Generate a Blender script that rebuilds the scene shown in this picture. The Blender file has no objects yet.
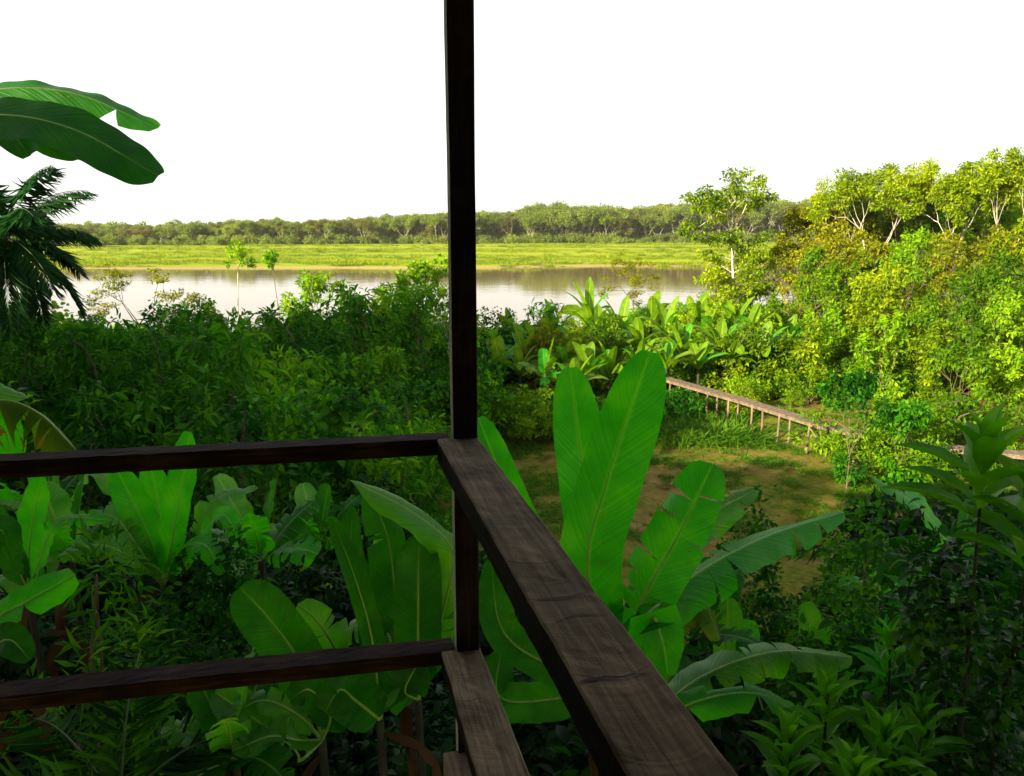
import bpy, math, random
import numpy as np
from mathutils import Vector, Matrix, noise as mnoise
R = math.radians
PI = math.pi
# ------------------------------------------------------------------ camera, light, exposure
SC = bpy.context.scene
COL = SC.collection
CZ = 8.0                      # eye height above the clearing
FPX = 766.0
PITCH = R(11.3)
cam = bpy.data.cameras.new('camera')
cam.sensor_width = 36.0
cam.lens = 36.0 * FPX / 1024
cam.clip_start = 0.05
cam.clip_end = 12000
camo = bpy.data.objects.new('camera', cam)
COL.objects.link(camo)
camo.location = (0, 0, CZ)
camo.rotation_euler = (R(90) - PITCH, 0, 0)
SC.camera = camo

SUN_ELEV = R(19)
SUN_FROM = Vector((-0.70, -0.71, 0)).normalized()          # horizontal direction the sun stands in
SUN_DIR = Vector((SUN_FROM.x * math.cos(SUN_ELEV), SUN_FROM.y * math.cos(SUN_ELEV), math.sin(SUN_ELEV)))
sun = bpy.data.lights.new('sun', 'SUN')
sun.energy = 5.0
sun.angle = R(0.6)
sun.color = (1.0, 0.86, 0.62)
suno = bpy.data.objects.new('sun', sun)
COL.objects.link(suno)
suno.rotation_euler = SUN_DIR.to_track_quat('Z', 'Y').to_euler()
suno.location = (0, 0, 60)

world = bpy.data.worlds.new('World')
SC.world = world
world.use_nodes = True
wn = world.node_tree
bg = wn.nodes['Background']
sky = wn.nodes.new('ShaderNodeTexSky')
sky.sky_type = 'NISHITA'
sky.sun_disc = False
sky.sun_elevation = SUN_ELEV
sky.sun_rotation = math.atan2(SUN_FROM.x, SUN_FROM.y)
sky.air_density = 1.0
sky.dust_density = 3.0
sky.ozone_density = 1.0
mix = wn.nodes.new('ShaderNodeMixRGB')
mix.inputs[0].default_value = 0.72
mix.inputs[2].default_value = (8.6, 8.5, 8.1, 1)             # even bright cloud veil
tcw = wn.nodes.new('ShaderNodeTexCoord'); spw = wn.nodes.new('ShaderNodeSeparateXYZ'); rw = wn.nodes.new('ShaderNodeMapRange')
wn.links.new(tcw.outputs['Generated'], spw.inputs[0]); wn.links.new(spw.outputs[2], rw.inputs[0])
rw.inputs[1].default_value = 0.30; rw.inputs[2].default_value = 0.75; rw.inputs[3].default_value = 0.80; rw.inputs[4].default_value = 0.15
wn.links.new(rw.outputs[0], mix.inputs[0])                   # the cloud veil thins towards the zenith
wn.links.new(sky.outputs[0], mix.inputs[1])
wn.links.new(mix.outputs[0], bg.inputs[0])
bg.inputs[1].default_value = 0.05
SC.view_settings.view_transform = 'Standard'
SC.view_settings.look = 'None'
SC.view_settings.exposure = 1.85
SC.view_settings.gamma = 1.0
SC.render.engine = 'CYCLES'
SC.cycles.max_bounces = 6
SC.cycles.diffuse_bounces = 2
SC.cycles.glossy_bounces = 2
SC.cycles.transmission_bounces = 3
SC.cycles.use_denoising = True

# ------------------------------------------------------------------ helpers
def P(px, py, Y):
    """the point at world depth Y seen at this place of the photograph"""
    X = (px - 512) / FPX
    Z = -(py - 388) / FPX
    yw = math.cos(PITCH) + math.sin(PITCH) * Z
    zw = -math.sin(PITCH) + math.cos(PITCH) * Z
    return Vector((X * Y / yw, Y, CZ + zw * Y / yw))

def G(px, py, z=0.0):
    X = (px - 512) / FPX
    Z = -(py - 388) / FPX
    yw = math.cos(PITCH) + math.sin(PITCH) * Z
    zw = -math.sin(PITCH) + math.cos(PITCH) * Z
    s = (z - CZ) / zw
    return Vector((X * s, yw * s, z))

def sstep(a, b, x):
    t = np.clip((np.asarray(x, float) - a) / (b - a), 0, 1)
    return t * t * (3 - 2 * t)

class MB:
    def __init__(s):
        s.v = []; s.uv = []; s.f = []; s.n = 0
    def add(s, V, F, mat=0, uv=None):
        V = np.asarray(V, float); F = np.asarray(F, int)
        s.v.append(V); s.f.append((F + s.n, mat))
        s.uv.append(np.zeros((len(V), 2)) if uv is None else np.asarray(uv, float))
        s.n += len(V)
    def mesh(s, name, mats, smooth=True):
        me = bpy.data.meshes.new(name)
        V = np.concatenate(s.v); UV = np.concatenate(s.uv)
        loops = np.concatenate([f.ravel() for f, m in s.f])
        tot = np.concatenate([np.full(len(f), f.shape[1]) for f, m in s.f])
        mi = np.concatenate([np.full(len(f), m) for f, m in s.f])
        st = np.concatenate([[0], np.cumsum(tot)[:-1]])
        me.vertices.add(len(V)); me.vertices.foreach_set('co', V.astype(np.float32).ravel())
        me.loops.add(len(loops)); me.loops.foreach_set('vertex_index', loops.astype(np.int32))
        me.polygons.add(len(tot))
        me.polygons.foreach_set('loop_start', st.astype(np.int32))
        me.polygons.foreach_set('loop_total', tot.astype(np.int32))
        for m in mats: me.materials.append(m)
        me.polygons.foreach_set('material_index', mi.astype(np.int32))
        me.polygons.foreach_set('use_smooth', np.full(len(tot), smooth))
        ul = me.uv_layers.new(name='UVMap')
        ul.data.foreach_set('uv', UV[loops].astype(np.float32).ravel())
        me.update(calc_edges=True)
        return me
    def build(s, name, mats, parent=None, smooth=True, link=True):
        if not isinstance(mats, (list, tuple)): mats = [mats]
        o = bpy.data.objects.new(name, s.mesh(name, mats, smooth))
        if link: COL.objects.link(o)
        if parent is not None: o.parent = parent
        return o

def tag(o, label=None, cat=None, group=None, kind=None):
    if label: o['label'] = label
    if cat: o['category'] = cat
    if group: o['group'] = group
    if kind: o['kind'] = kind
    return o

def empty(name, loc, label, cat, group=None, rz=0.0, sc=1.0):
    o = bpy.data.objects.new(name, None)
    o.empty_display_size = 0.2
    COL.objects.link(o)
    o.location = loc
    o.rotation_euler = (0, 0, rz)
    o.scale = (sc, sc, sc) if not isinstance(sc, (tuple, list)) else sc
    return tag(o, label, cat, group)

def copy_tree(o, parent=None):
    c = o.copy(); COL.objects.link(c)
    if parent is not None: c.parent = parent
    for ch in list(o.children): copy_tree(ch, c)
    return c

def tube(mb, pts, rad, sides=6, mat=0, cap=True):
    pts = np.asarray(pts, float); n = len(pts)
    rad = np.broadcast_to(np.asarray(rad, float), (n,))
    T = np.gradient(pts, axis=0)
    T /= np.linalg.norm(T, axis=1)[:, None] + 1e-9
    ref = np.array([0.13, 0.97, 0.2]) if abs(T[0][1]) < 0.9 else np.array([1.0, 0.1, 0.2])
    S = np.cross(T, ref); S /= np.linalg.norm(S, axis=1)[:, None] + 1e-9
    N = np.cross(S, T)
    a = np.arange(sides) * 2 * PI / sides
    V = pts[:, None, :] + rad[:, None, None] * (np.cos(a)[None, :, None] * S[:, None, :] + np.sin(a)[None, :, None] * N[:, None, :])
    V = V.reshape(-1, 3)
    i = np.arange(n - 1)[:, None] * sides; j = np.arange(sides)[None, :]; k = (j + 1) % sides
    F = np.stack([i + j, i + k, i + sides + k, i + sides + j], -1).reshape(-1, 4)
    tt = np.repeat(np.linspace(0, 1, n), sides)
    mb.add(V, F, mat, np.stack([tt, np.tile(a / (2 * PI), n)], -1))
    if cap:
        V2 = np.array([pts[-1] + T[-1] * rad[-1] * 0.3]); base = V[-sides:]
        mb.add(np.concatenate([base, V2]), np.stack([np.arange(sides), (np.arange(sides) + 1) % sides, np.full(sides, sides)], -1), mat)

def crom(pts, n):
    p = np.asarray([list(q) for q in pts], float)
    p = np.concatenate([[2 * p[0] - p[1]], p, [2 * p[-1] - p[-2]]])
    m = len(p) - 3
    out = []
    for t in np.linspace(0, m - 1e-6, n):
        i = int(t); f = t - i
        a, b, c, d = p[i:i + 4]
        out.append(0.5 * (2 * b + (c - a) * f + (2 * a - 5 * b + 4 * c - d) * f * f + (3 * b - a - 3 * c + d) * f ** 3))
    return np.array(out)

# ------------------------------------------------------------------ materials
def nodemat(name):
    m = bpy.data.materials.new(name); m.use_nodes = True
    t = m.node_tree
    return m, t, t.nodes['Principled BSDF'], t.nodes['Material Output']

def ramp(t, stops, fac=None, interp='LINEAR'):
    r = t.nodes.new('ShaderNodeValToRGB')
    e = r.color_ramp.elements
    while len(e) > 1: e.remove(e[-1])
    e[0].position = stops[0][0]; e[0].color = (*stops[0][1], 1)
    for p, c in stops[1:]:
        q = e.new(p); q.color = (*c, 1)
    r.color_ramp.interpolation = interp
    if fac is not None: t.links.new(fac, r.inputs[0])
    return r

def mathn(t, op, a, b=None, c=None):
    n = t.nodes.new('ShaderNodeMath'); n.operation = op
    for i, x in enumerate((a, b, c)):
        if x is None: continue
        if isinstance(x, (int, float)): n.inputs[i].default_value = x
        else: t.links.new(x, n.inputs[i])
    return n.outputs[0]

def leafmat(name, cols, trans=0.38, rough=0.6, spec=0.12, nscale=0.35, tcol=1.9):
    """cols: three base colours from dull to bright, chosen per leaf and per clump"""
    m, t, b, out = nodemat(name)
    geo = t.nodes.new('ShaderNodeNewGeometry')
    nz = t.nodes.new('ShaderNodeTexNoise'); nz.inputs['Scale'].default_value = nscale
    nz.inputs['Detail'].default_value = 2
    t.links.new(geo.outputs['Position'], nz.inputs['Vector'])
    f = mathn(t, 'MULTIPLY_ADD', geo.outputs['Random Per Island'], 0.5, mathn(t, 'MULTIPLY_ADD', nz.outputs[0], 1.6, -0.55))
    r = ramp(t, [(0.0, cols[0]), (0.5, cols[1]), (1.0, cols[2])], f)
    t.links.new(r.outputs[0], b.inputs['Base Color'])
    b.inputs['Roughness'].default_value = rough
    b.inputs['Specular IOR Level'].default_value = spec
    tr = t.nodes.new('ShaderNodeBsdfTranslucent')
    mm = t.nodes.new('ShaderNodeMixRGB'); mm.blend_type = 'MULTIPLY'; mm.inputs[0].default_value = 1
    mm.inputs[2].default_value = (tcol, tcol, tcol * 0.5, 1)
    t.links.new(r.outputs[0], mm.inputs[1]); t.links.new(mm.outputs[0], tr.inputs[0])
    mx = t.nodes.new('ShaderNodeMixShader'); mx.inputs[0].default_value = trans
    t.links.new(b.outputs[0], mx.inputs[1]); t.links.new(tr.outputs[0], mx.inputs[2])
    t.links.new(mx.outputs[0], out.inputs[0])
    return m

M = {}
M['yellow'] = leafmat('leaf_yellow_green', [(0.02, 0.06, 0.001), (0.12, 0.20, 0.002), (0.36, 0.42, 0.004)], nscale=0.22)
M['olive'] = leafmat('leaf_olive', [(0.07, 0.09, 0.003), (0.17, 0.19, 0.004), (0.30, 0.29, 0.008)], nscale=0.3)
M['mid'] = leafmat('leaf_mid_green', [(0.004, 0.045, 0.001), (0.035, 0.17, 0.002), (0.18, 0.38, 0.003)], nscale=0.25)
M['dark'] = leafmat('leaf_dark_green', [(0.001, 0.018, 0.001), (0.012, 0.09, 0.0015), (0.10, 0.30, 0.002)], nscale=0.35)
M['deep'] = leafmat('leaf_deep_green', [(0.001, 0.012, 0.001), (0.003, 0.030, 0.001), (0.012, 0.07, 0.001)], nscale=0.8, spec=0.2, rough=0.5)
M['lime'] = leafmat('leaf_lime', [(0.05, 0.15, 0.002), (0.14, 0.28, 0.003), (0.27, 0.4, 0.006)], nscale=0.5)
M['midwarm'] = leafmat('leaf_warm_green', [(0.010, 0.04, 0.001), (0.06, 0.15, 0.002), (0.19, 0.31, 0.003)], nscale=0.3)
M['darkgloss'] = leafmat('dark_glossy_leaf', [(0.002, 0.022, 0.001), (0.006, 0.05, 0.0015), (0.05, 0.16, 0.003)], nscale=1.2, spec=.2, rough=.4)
M['far'] = leafmat('leaf_far_forest', [(0.06, 0.10, 0.014), (0.135, 0.19, 0.022), (0.24, 0.29, 0.035)], nscale=0.05)
M['farolive'] = leafmat('leaf_far_olive', [(0.06, 0.075, 0.016), (0.11, 0.125, 0.02), (0.2, 0.18, 0.03)], nscale=0.05)
M['grass'] = leafmat('grass_blades', [(0.08, 0.14, 0.004), (0.18, 0.25, 0.006), (0.29, 0.34, 0.008)], nscale=0.02, rough=0.7, spec=0.1)
M['neargrass'] = leafmat('near_grass', [(0.03, 0.10, 0.004), (0.06, 0.16, 0.006), (0.12, 0.22, 0.01)], nscale=0.3, rough=0.7, spec=0.1)
M['palm'] = leafmat('palm_leaflets', [(0.004, 0.03, 0.004), (0.008, 0.05, 0.006), (0.02, 0.09, 0.008)], nscale=0.6, trans=0.2)
M['dry'] = leafmat('dry_leaf', [(0.02, 0.01, 0.004), (0.05, 0.026, 0.01), (0.10, 0.055, 0.02)], nscale=1.5, spec=0.1, rough=0.8, trans=0.15)

def bananamat(name, cols, trans=0.4, tb=2.2, dry=0.0, spec=.16):
    m, t, b, out = nodemat(name)
    uv = t.nodes.new('ShaderNodeUVMap'); sp = t.nodes.new('ShaderNodeSeparateXYZ')
    t.links.new(uv.outputs[0], sp.inputs[0])
    av = mathn(t, 'ABSOLUTE', sp.outputs[1])
    # side veins lean towards the tip: stripes in (along + lean * across)
    s = mathn(t, 'MULTIPLY_ADD', av, -0.10, sp.outputs[0])
    cb = t.nodes.new('ShaderNodeCombineXYZ'); t.links.new(s, cb.inputs[0])
    n1 = t.nodes.new('ShaderNodeTexNoise'); n1.noise_dimensions = '1D'
    n1.inputs['Scale'].default_value = 75; n1.inputs['Detail'].default_value = 3
    t.links.new(s, n1.inputs['W'])
    n2 = t.nodes.new('ShaderNodeTexNoise'); n2.inputs['Scale'].default_value = 3.2; n2.inputs['Detail'].default_value = 4
    geo = t.nodes.new('ShaderNodeNewGeometry')
    t.links.new(geo.outputs['Position'], n2.inputs['Vector'])
    f = mathn(t, 'ADD', mathn(t, 'MULTIPLY', n1.outputs[0], 0.36), mathn(t, 'MULTIPLY_ADD', n2.outputs[0], 1.1, -0.25))
    r = ramp(t, [(0.15, cols[0]), (0.5, cols[1]), (0.85, cols[2])], f)
    # paler along the midrib, dry brown on the outermost margin
    mid = ramp(t, [(0.0, (1, 1, 1)), (0.035, (0.25, 0.25, 0.25)), (0.12, (0, 0, 0))], av)
    mx1 = t.nodes.new('ShaderNodeMixRGB'); t.links.new(mid.outputs[0], mx1.inputs[0])
    t.links.new(r.outputs[0], mx1.inputs[1]); mx1.inputs[2].default_value = (cols[2][0] * 2.2, cols[2][1] * 1.6, cols[2][2] * 2, 1)
    n3 = t.nodes.new('ShaderNodeTexNoise'); n3.inputs['Scale'].default_value = 9; n3.inputs['Detail'].default_value = 3
    t.links.new(geo.outputs['Position'], n3.inputs['Vector'])
    e = mathn(t, 'ADD', av, mathn(t, 'MULTIPLY', n3.outputs[0], 0.10 + dry * 0.8))
    er = ramp(t, [(1.07, (0, 0, 0)), (1.0, (0, 0, 0))], e)
    er = mathn(t, 'SMOOTHSTEP', e, 1.075, 1.15) if False else mathn(t, 'MULTIPLY', mathn(t, 'GREATER_THAN', e, 1.085), 0.8)
    mx2 = t.nodes.new('ShaderNodeMixRGB'); t.links.new(er, mx2.inputs[0])
    t.links.new(mx1.outputs[0], mx2.inputs[1]); mx2.inputs[2].default_value = (0.13, 0.07, 0.02, 1)
    sn = t.nodes.new('ShaderNodeTexNoise'); sn.inputs['Scale'].default_value = 34; sn.inputs['Detail'].default_value = 3
    t.links.new(geo.outputs['Position'], sn.inputs['Vector'])
    sn2 = t.nodes.new('ShaderNodeTexNoise'); sn2.inputs['Scale'].default_value = 4; t.links.new(geo.outputs['Position'], sn2.inputs['Vector'])
    spt = ramp(t, [(0.765, (0, 0, 0)), (0.80, (1, 1, 1))], mathn(t, 'MULTIPLY_ADD', sn2.outputs[0], .35, mathn(t, 'MULTIPLY', sn.outputs[0], .82)))
    mx3 = t.nodes.new('ShaderNodeMixRGB'); t.links.new(spt.outputs[0], mx3.inputs[0]); t.links.new(mx2.outputs[0], mx3.inputs[1])
    mx3.inputs[2].default_value = (0.10, 0.075, 0.015, 1); mx2 = mx3
    t.links.new(mx2.outputs[0], b.inputs['Base Color'])
    b.inputs['Roughness'].default_value = 0.42
    b.inputs['Specular IOR Level'].default_value = spec
    bp = t.nodes.new('ShaderNodeBump'); bp.inputs['Strength'].default_value = 0.6; bp.inputs['Distance'].default_value = 0.012
    t.links.new(n1.outputs[0], bp.inputs['Height']); t.links.new(bp.outputs[0], b.inputs['Normal'])
    tr = t.nodes.new('ShaderNodeBsdfTranslucent')
    mm = t.nodes.new('ShaderNodeMixRGB'); mm.blend_type = 'MULTIPLY'; mm.inputs[0].default_value = 1
    mm.inputs[2].default_value = (tb, tb, tb * 0.4, 1)
    t.links.new(mx2.outputs[0], mm.inputs[1]); t.links.new(mm.outputs[0], tr.inputs[0])
    mx = t.nodes.new('ShaderNodeMixShader'); mx.inputs[0].default_value = trans
    t.links.new(b.outputs[0], mx.inputs[1]); t.links.new(tr.outputs[0], mx.inputs[2])
    t.links.new(mx.outputs[0], out.inputs[0])
    return m
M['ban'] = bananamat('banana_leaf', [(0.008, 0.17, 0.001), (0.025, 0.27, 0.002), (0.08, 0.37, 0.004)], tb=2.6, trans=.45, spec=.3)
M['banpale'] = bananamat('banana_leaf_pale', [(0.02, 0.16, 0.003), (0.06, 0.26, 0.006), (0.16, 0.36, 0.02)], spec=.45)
M['banmid'] = bananamat('banana_leaf_mid', [(0.005, 0.07, 0.001), (0.013, 0.12, 0.002), (0.04, 0.19, 0.004)], trans=0.35)  # darker copy of the banana leaf, building shade put into its green
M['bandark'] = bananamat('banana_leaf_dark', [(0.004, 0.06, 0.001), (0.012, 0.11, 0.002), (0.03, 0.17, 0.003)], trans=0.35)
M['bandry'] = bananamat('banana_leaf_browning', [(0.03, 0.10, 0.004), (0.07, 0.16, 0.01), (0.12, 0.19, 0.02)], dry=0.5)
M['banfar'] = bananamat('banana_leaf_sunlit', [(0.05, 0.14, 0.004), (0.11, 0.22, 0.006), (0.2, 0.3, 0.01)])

def barkmat(name, c1, c2, sc=6.0, rough=0.85):
    m, t, b, out = nodemat(name)
    tc = t.nodes.new('ShaderNodeNewGeometry')
    mp = t.nodes.new('ShaderNodeMapping'); mp.inputs['Scale'].default_value = (1, 1, 0.35)
    t.links.new(tc.outputs['Position'], mp.inputs[0])
    n = t.nodes.new('ShaderNodeTexNoise'); n.inputs['Scale'].default_value = sc; n.inputs['Detail'].default_value = 5
    t.links.new(mp.outputs[0], n.inputs['Vector'])
    r = ramp(t, [(0.3, c1), (0.7, c2)], n.outputs[0])
    t.links.new(r.outputs[0], b.inputs['Base Color'])
    b.inputs['Roughness'].default_value = rough
    bp = t.nodes.new('ShaderNodeBump'); bp.inputs['Strength'].default_value = 0.4; bp.inputs['Distance'].default_value = 0.02
    t.links.new(n.outputs[0], bp.inputs['Height']); t.links.new(bp.outputs[0], b.inputs['Normal'])
    return m
M['bark'] = barkmat('brown_bark', (0.05, 0.035, 0.02), (0.14, 0.10, 0.06))
M['pale'] = barkmat('pale_bark', (0.28, 0.25, 0.18), (0.55, 0.5, 0.38))
M['pstem'] = barkmat('banana_stem', (0.006, 0.008, 0.003), (0.028, 0.03, 0.01), 14)
M['rib'] = barkmat('leaf_midrib', (0.12, 0.26, 0.03), (0.2, 0.36, 0.06), 12, 0.5)
M['ribdark'] = barkmat('dark_midrib', (0.02, 0.05, 0.01), (0.05, 0.09, 0.02), 12, 0.5)
M['board'] = barkmat('weathered_boards', (0.07, 0.05, 0.03), (0.22, 0.155, 0.095), 7)

def railmat(name, c1, c2, c3):
    m, t, b, out = nodemat(name)
    tc = t.nodes.new('ShaderNodeTexCoord')
    mp = t.nodes.new('ShaderNodeMapping'); mp.inputs['Scale'].default_value = (3, 60, 60)
    t.links.new(tc.outputs['Object'], mp.inputs[0])
    g = t.nodes.new('ShaderNodeTexNoise'); g.inputs['Scale'].default_value = 1.0; g.inputs['Detail'].default_value = 6
    g.inputs['Roughness'].default_value = 0.65; g.inputs['Distortion'].default_value = 0.8
    t.links.new(mp.outputs[0], g.inputs['Vector'])
    big = t.nodes.new('ShaderNodeTexNoise'); big.inputs['Scale'].default_value = 6; big.inputs['Detail'].default_value = 5
    t.links.new(tc.outputs['Object'], big.inputs['Vector'])
    f = mathn(t, 'ADD', mathn(t, 'MULTIPLY', g.outputs[0], 0.55), mathn(t, 'MULTIPLY', big.outputs[0], 0.45))
    r = ramp(t, [(0.34, c1), (0.5, c2), (0.68, c3)], f)
    # saw marks across the board: curved thin arcs
    sp = t.nodes.new('ShaderNodeSeparateXYZ'); t.links.new(tc.outputs['Object'], sp.inputs[0])
    yy = mathn(t, 'MULTIPLY', sp.outputs[1], sp.outputs[1])
    xa = mathn(t, 'MULTIPLY_ADD', yy, 6.0, sp.outputs[0])
    w = t.nodes.new('ShaderNodeTexNoise'); w.noise_dimensions = '1D'; w.inputs['Scale'].default_value = 90; w.inputs['Detail'].default_value = 2
    t.links.new(xa, w.inputs['W'])
    saw = mathn(t, 'MULTIPLY_ADD', w.outputs[0], 0.5, 0.75)
    mm = t.nodes.new('ShaderNodeMixRGB'); mm.blend_type = 'MULTIPLY'; mm.inputs[0].default_value = 0.75
    cc = t.nodes.new('ShaderNodeCombineXYZ')
    for i in range(3): t.links.new(saw, cc.inputs[i])
    t.links.new(r.outputs[0], mm.inputs[1]); t.links.new(cc.outputs[0], mm.inputs[2])
    t.links.new(mm.outputs[0], b.inputs['Base Color'])
    b.inputs['Roughness'].default_value = 0.8
    b.inputs['Specular IOR Level'].default_value = 0.08
    hh = mathn(t, 'ADD', mathn(t, 'MULTIPLY', g.outputs[0], 0.8), mathn(t, 'MULTIPLY', w.outputs[0], 0.35))
    bp = t.nodes.new('ShaderNodeBump'); bp.inputs['Strength'].default_value = 0.6; bp.inputs['Distance'].default_value = 0.004
    t.links.new(hh, bp.inputs['Height']); t.links.new(bp.outputs[0], b.inputs['Normal'])
    return m
M['rail'] = railmat('worn_handrail_wood', (0.055, 0.041, 0.023), (0.17, 0.13, 0.078), (0.35, 0.275, 0.175))
M['railred'] = railmat('dark_red_wood', (0.005, 0.003, 0.002), (0.018, 0.009, 0.006), (0.07, 0.038, 0.025))
M['crack'] = barkmat('crack_shadow', (0.004, 0.003, 0.002), (0.008, 0.006, 0.004))

# ground
def groundmat():
    m, t, b, out = nodemat('ground')
    geo = t.nodes.new('ShaderNodeNewGeometry')
    sp = t.nodes.new('ShaderNodeSeparateXYZ'); t.links.new(geo.outputs['Position'], sp.inputs[0])
    def nz(s, d=5, r=0.6):
        n = t.nodes.new('ShaderNodeTexNoise'); n.inputs['Scale'].default_value = s; n.inputs['Detail'].default_value = d
        n.inputs['Roughness'].default_value = r
        t.links.new(geo.outputs['Position'], n.inputs['Vector']); return n.outputs[0]
    soil = ramp(t, [(0.3, (0.13, 0.07, 0.022)), (0.5, (0.24, 0.14, 0.045)), (0.7, (0.38, 0.24, 0.10))], nz(1.3, 8, 0.7))
    grass = ramp(t, [(0.3, (0.06, 0.09, 0.004)), (0.7, (0.19, 0.19, 0.012))], nz(5))
    pf = ramp(t, [(0.38, (0, 0, 0)), (0.54, (1, 1, 1))], mathn(t, 'ADD', mathn(t, 'MULTIPLY', nz(0.32, 6, 0.75), 0.7), mathn(t, 'MULTIPLY', nz(3.0), 0.3)))
    mx = t.nodes.new('ShaderNodeMixRGB'); t.links.new(pf.outputs[0], mx.inputs[0])
    t.links.new(soil.outputs[0], mx.inputs[1]); t.links.new(grass.outputs[0], mx.inputs[2])
    mpf = t.nodes.new('ShaderNodeMapping'); mpf.inputs['Scale'].default_value = (0.006, 0.05, 0.05)
    t.links.new(geo.outputs['Position'], mpf.inputs[0])
    nf = t.nodes.new('ShaderNodeTexNoise'); nf.inputs['Scale'].default_value = 1; nf.inputs['Detail'].default_value = 5
    t.links.new(mpf.outputs[0], nf.inputs['Vector'])
    farc = ramp(t, [(0.3, (0.14, 0.20, 0.004)), (0.5, (0.23, 0.29, 0.005)), (0.7, (0.31, 0.34, 0.007))], nf.outputs[0])
    mud = mathn(t, 'LESS_THAN', sp.outputs[2], -1.62)
    mxm = t.nodes.new('ShaderNodeMixRGB'); t.links.new(mud, mxm.inputs[0]); t.links.new(farc.outputs[0], mxm.inputs[1])
    mxm.inputs[2].default_value = (0.3, 0.22, 0.10, 1)
    isfar = mathn(t, 'GREATER_THAN', sp.outputs[1], 150)
    mx2 = t.nodes.new('ShaderNodeMixRGB'); t.links.new(isfar, mx2.inputs[0])
    t.links.new(mx.outputs[0], mx2.inputs[1]); t.links.new(mxm.outputs[0], mx2.inputs[2])
    sn = t.nodes.new('ShaderNodeTexNoise'); sn.inputs['Scale'].default_value = 34; sn.inputs['Detail'].default_value = 3
    t.links.new(geo.outputs['Position'], sn.inputs['Vector'])
    sn2 = t.nodes.new('ShaderNodeTexNoise'); sn2.inputs['Scale'].default_value = 4; t.links.new(geo.outputs['Position'], sn2.inputs['Vector'])
    spt = ramp(t, [(0.765, (0, 0, 0)), (0.80, (1, 1, 1))], mathn(t, 'MULTIPLY_ADD', sn2.outputs[0], .35, mathn(t, 'MULTIPLY', sn.outputs[0], .82)))
    mx3 = t.nodes.new('ShaderNodeMixRGB'); t.links.new(spt.outputs[0], mx3.inputs[0]); t.links.new(mx2.outputs[0], mx3.inputs[1])
    mx3.inputs[2].default_value = (0.10, 0.075, 0.015, 1); mx2 = mx3
    t.links.new(mx2.outputs[0], b.inputs['Base Color'])
    b.inputs['Roughness'].default_value = 0.95; b.inputs['Specular IOR Level'].default_value = 0.1
    bp = t.nodes.new('ShaderNodeBump'); bp.inputs['Strength'].default_value = 0.7; bp.inputs['Distance'].default_value = 0.05
    t.links.new(nz(6, 8, 0.7), bp.inputs['Height']); t.links.new(bp.outputs[0], b.inputs['Normal'])
    return m

def gz(x, y):
    x = np.asarray(x, float); y = np.asarray(y, float)
    shore = 62 + 0.55 * np.clip(x, 0, 80) + 3 * np.sin(x * 0.08)
    z = 0.12 * np.sin(x * 0.5 + 1) * np.sin(y * 0.43) + 0.25 * np.sin(x * 0.11) * np.sin(y * 0.09 + 1)
    z = z - 4.2 * sstep(-12, 8, y - shore)
    bank = 243 + 0.06 * x + 5 * np.sin(x * 0.021) + 3 * np.sin(x * 0.07)
    up = sstep(-6, 5, y - bank)
    z = z * (1 - up) + up * (-1.5 + 3.9 * sstep(0, 260, y - bank) + 0.3 * np.sin(y * 0.11 + x * 0.013))
    return z
xs = np.unique(np.concatenate([np.linspace(-3000, 3000, 61), np.linspace(-600, 600, 121), np.linspace(-60, 60, 161)]))
ys = np.unique(np.concatenate([np.linspace(-300, 6000, 80), np.linspace(200, 520, 120), np.linspace(0, 100, 140)]))
XX, YY = np.meshgrid(xs, ys)
V = np.stack([XX.ravel(), YY.ravel(), gz(XX, YY).ravel()], -1)
nx, ny = len(xs), len(ys)
i = np.arange(ny - 1)[:, None] * nx + np.arange(nx - 1)[None, :]
F = np.stack([i, i + 1, i + nx + 1, i + nx], -1).reshape(-1, 4)
mb = MB(); mb.add(V, F)
ground = mb.build('ground', groundmat()); tag(ground, kind='structure')

def watermat():
    m, t, b, out = nodemat('river_water')
    b.inputs['Base Color'].default_value = (0.20, 0.14, 0.06, 1)
    b.inputs['Roughness'].default_value = 0.04
    b.inputs['IOR'].default_value = 1.33
    geo = t.nodes.new('ShaderNodeNewGeometry')
    mp = t.nodes.new('ShaderNodeMapping'); mp.inputs['Scale'].default_value = (0.25, 1.0, 1.0)
    t.links.new(geo.outputs['Position'], mp.inputs[0])
    n = t.nodes.new('ShaderNodeTexNoise'); n.inputs['Scale'].default_value = 0.35; n.inputs['Detail'].default_value = 4
    t.links.new(mp.outputs[0], n.inputs['Vector'])
    bp = t.nodes.new('ShaderNodeBump'); bp.inputs['Strength'].default_value = 0.15; bp.inputs['Distance'].default_value = 0.13
    t.links.new(n.outputs[0], bp.inputs['Height']); t.links.new(bp.outputs[0], b.inputs['Normal'])
    return m
mb = MB(); mb.add([(-1500, 48, -2), (1500, 48, -2), (1500, 300, -2), (-1500, 300, -2)], [[0, 1, 2, 3]])
river = mb.build('river', watermat(), smooth=False); tag(river, kind='structure')

# ------------------------------------------------------------------ leaves and crowns
LEAF_A = (np.array([(0, 0, 0), (-.5, .42, .10), (0, 1, -.12), (.5, .42, .10), (0, .5, 0)], float),
          np.array([(0, 4, 1), (4, 2, 1), (0, 3, 4), (4, 3, 2)]))
LEAF_B = (np.array([(0, 0, 0), (-.36, .25, .10), (0, .28, .02), (.36, .25, .10), (-.5, .55, .08), (0, .6, -.03), (.5, .55, .08),
                    (-.3, .82, -.03), (0, .84, -.12), (.3, .82, -.03), (0, 1.03, -.22)], float),
          np.array([(0, 2, 1), (2, 5, 4), (2, 4, 1), (5, 8, 7), (5, 7, 4), (8, 10, 7),
                    (0, 3, 2), (2, 3, 6), (2, 6, 5), (5, 6, 9), (5, 9, 8), (8, 9, 10)]))

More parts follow.
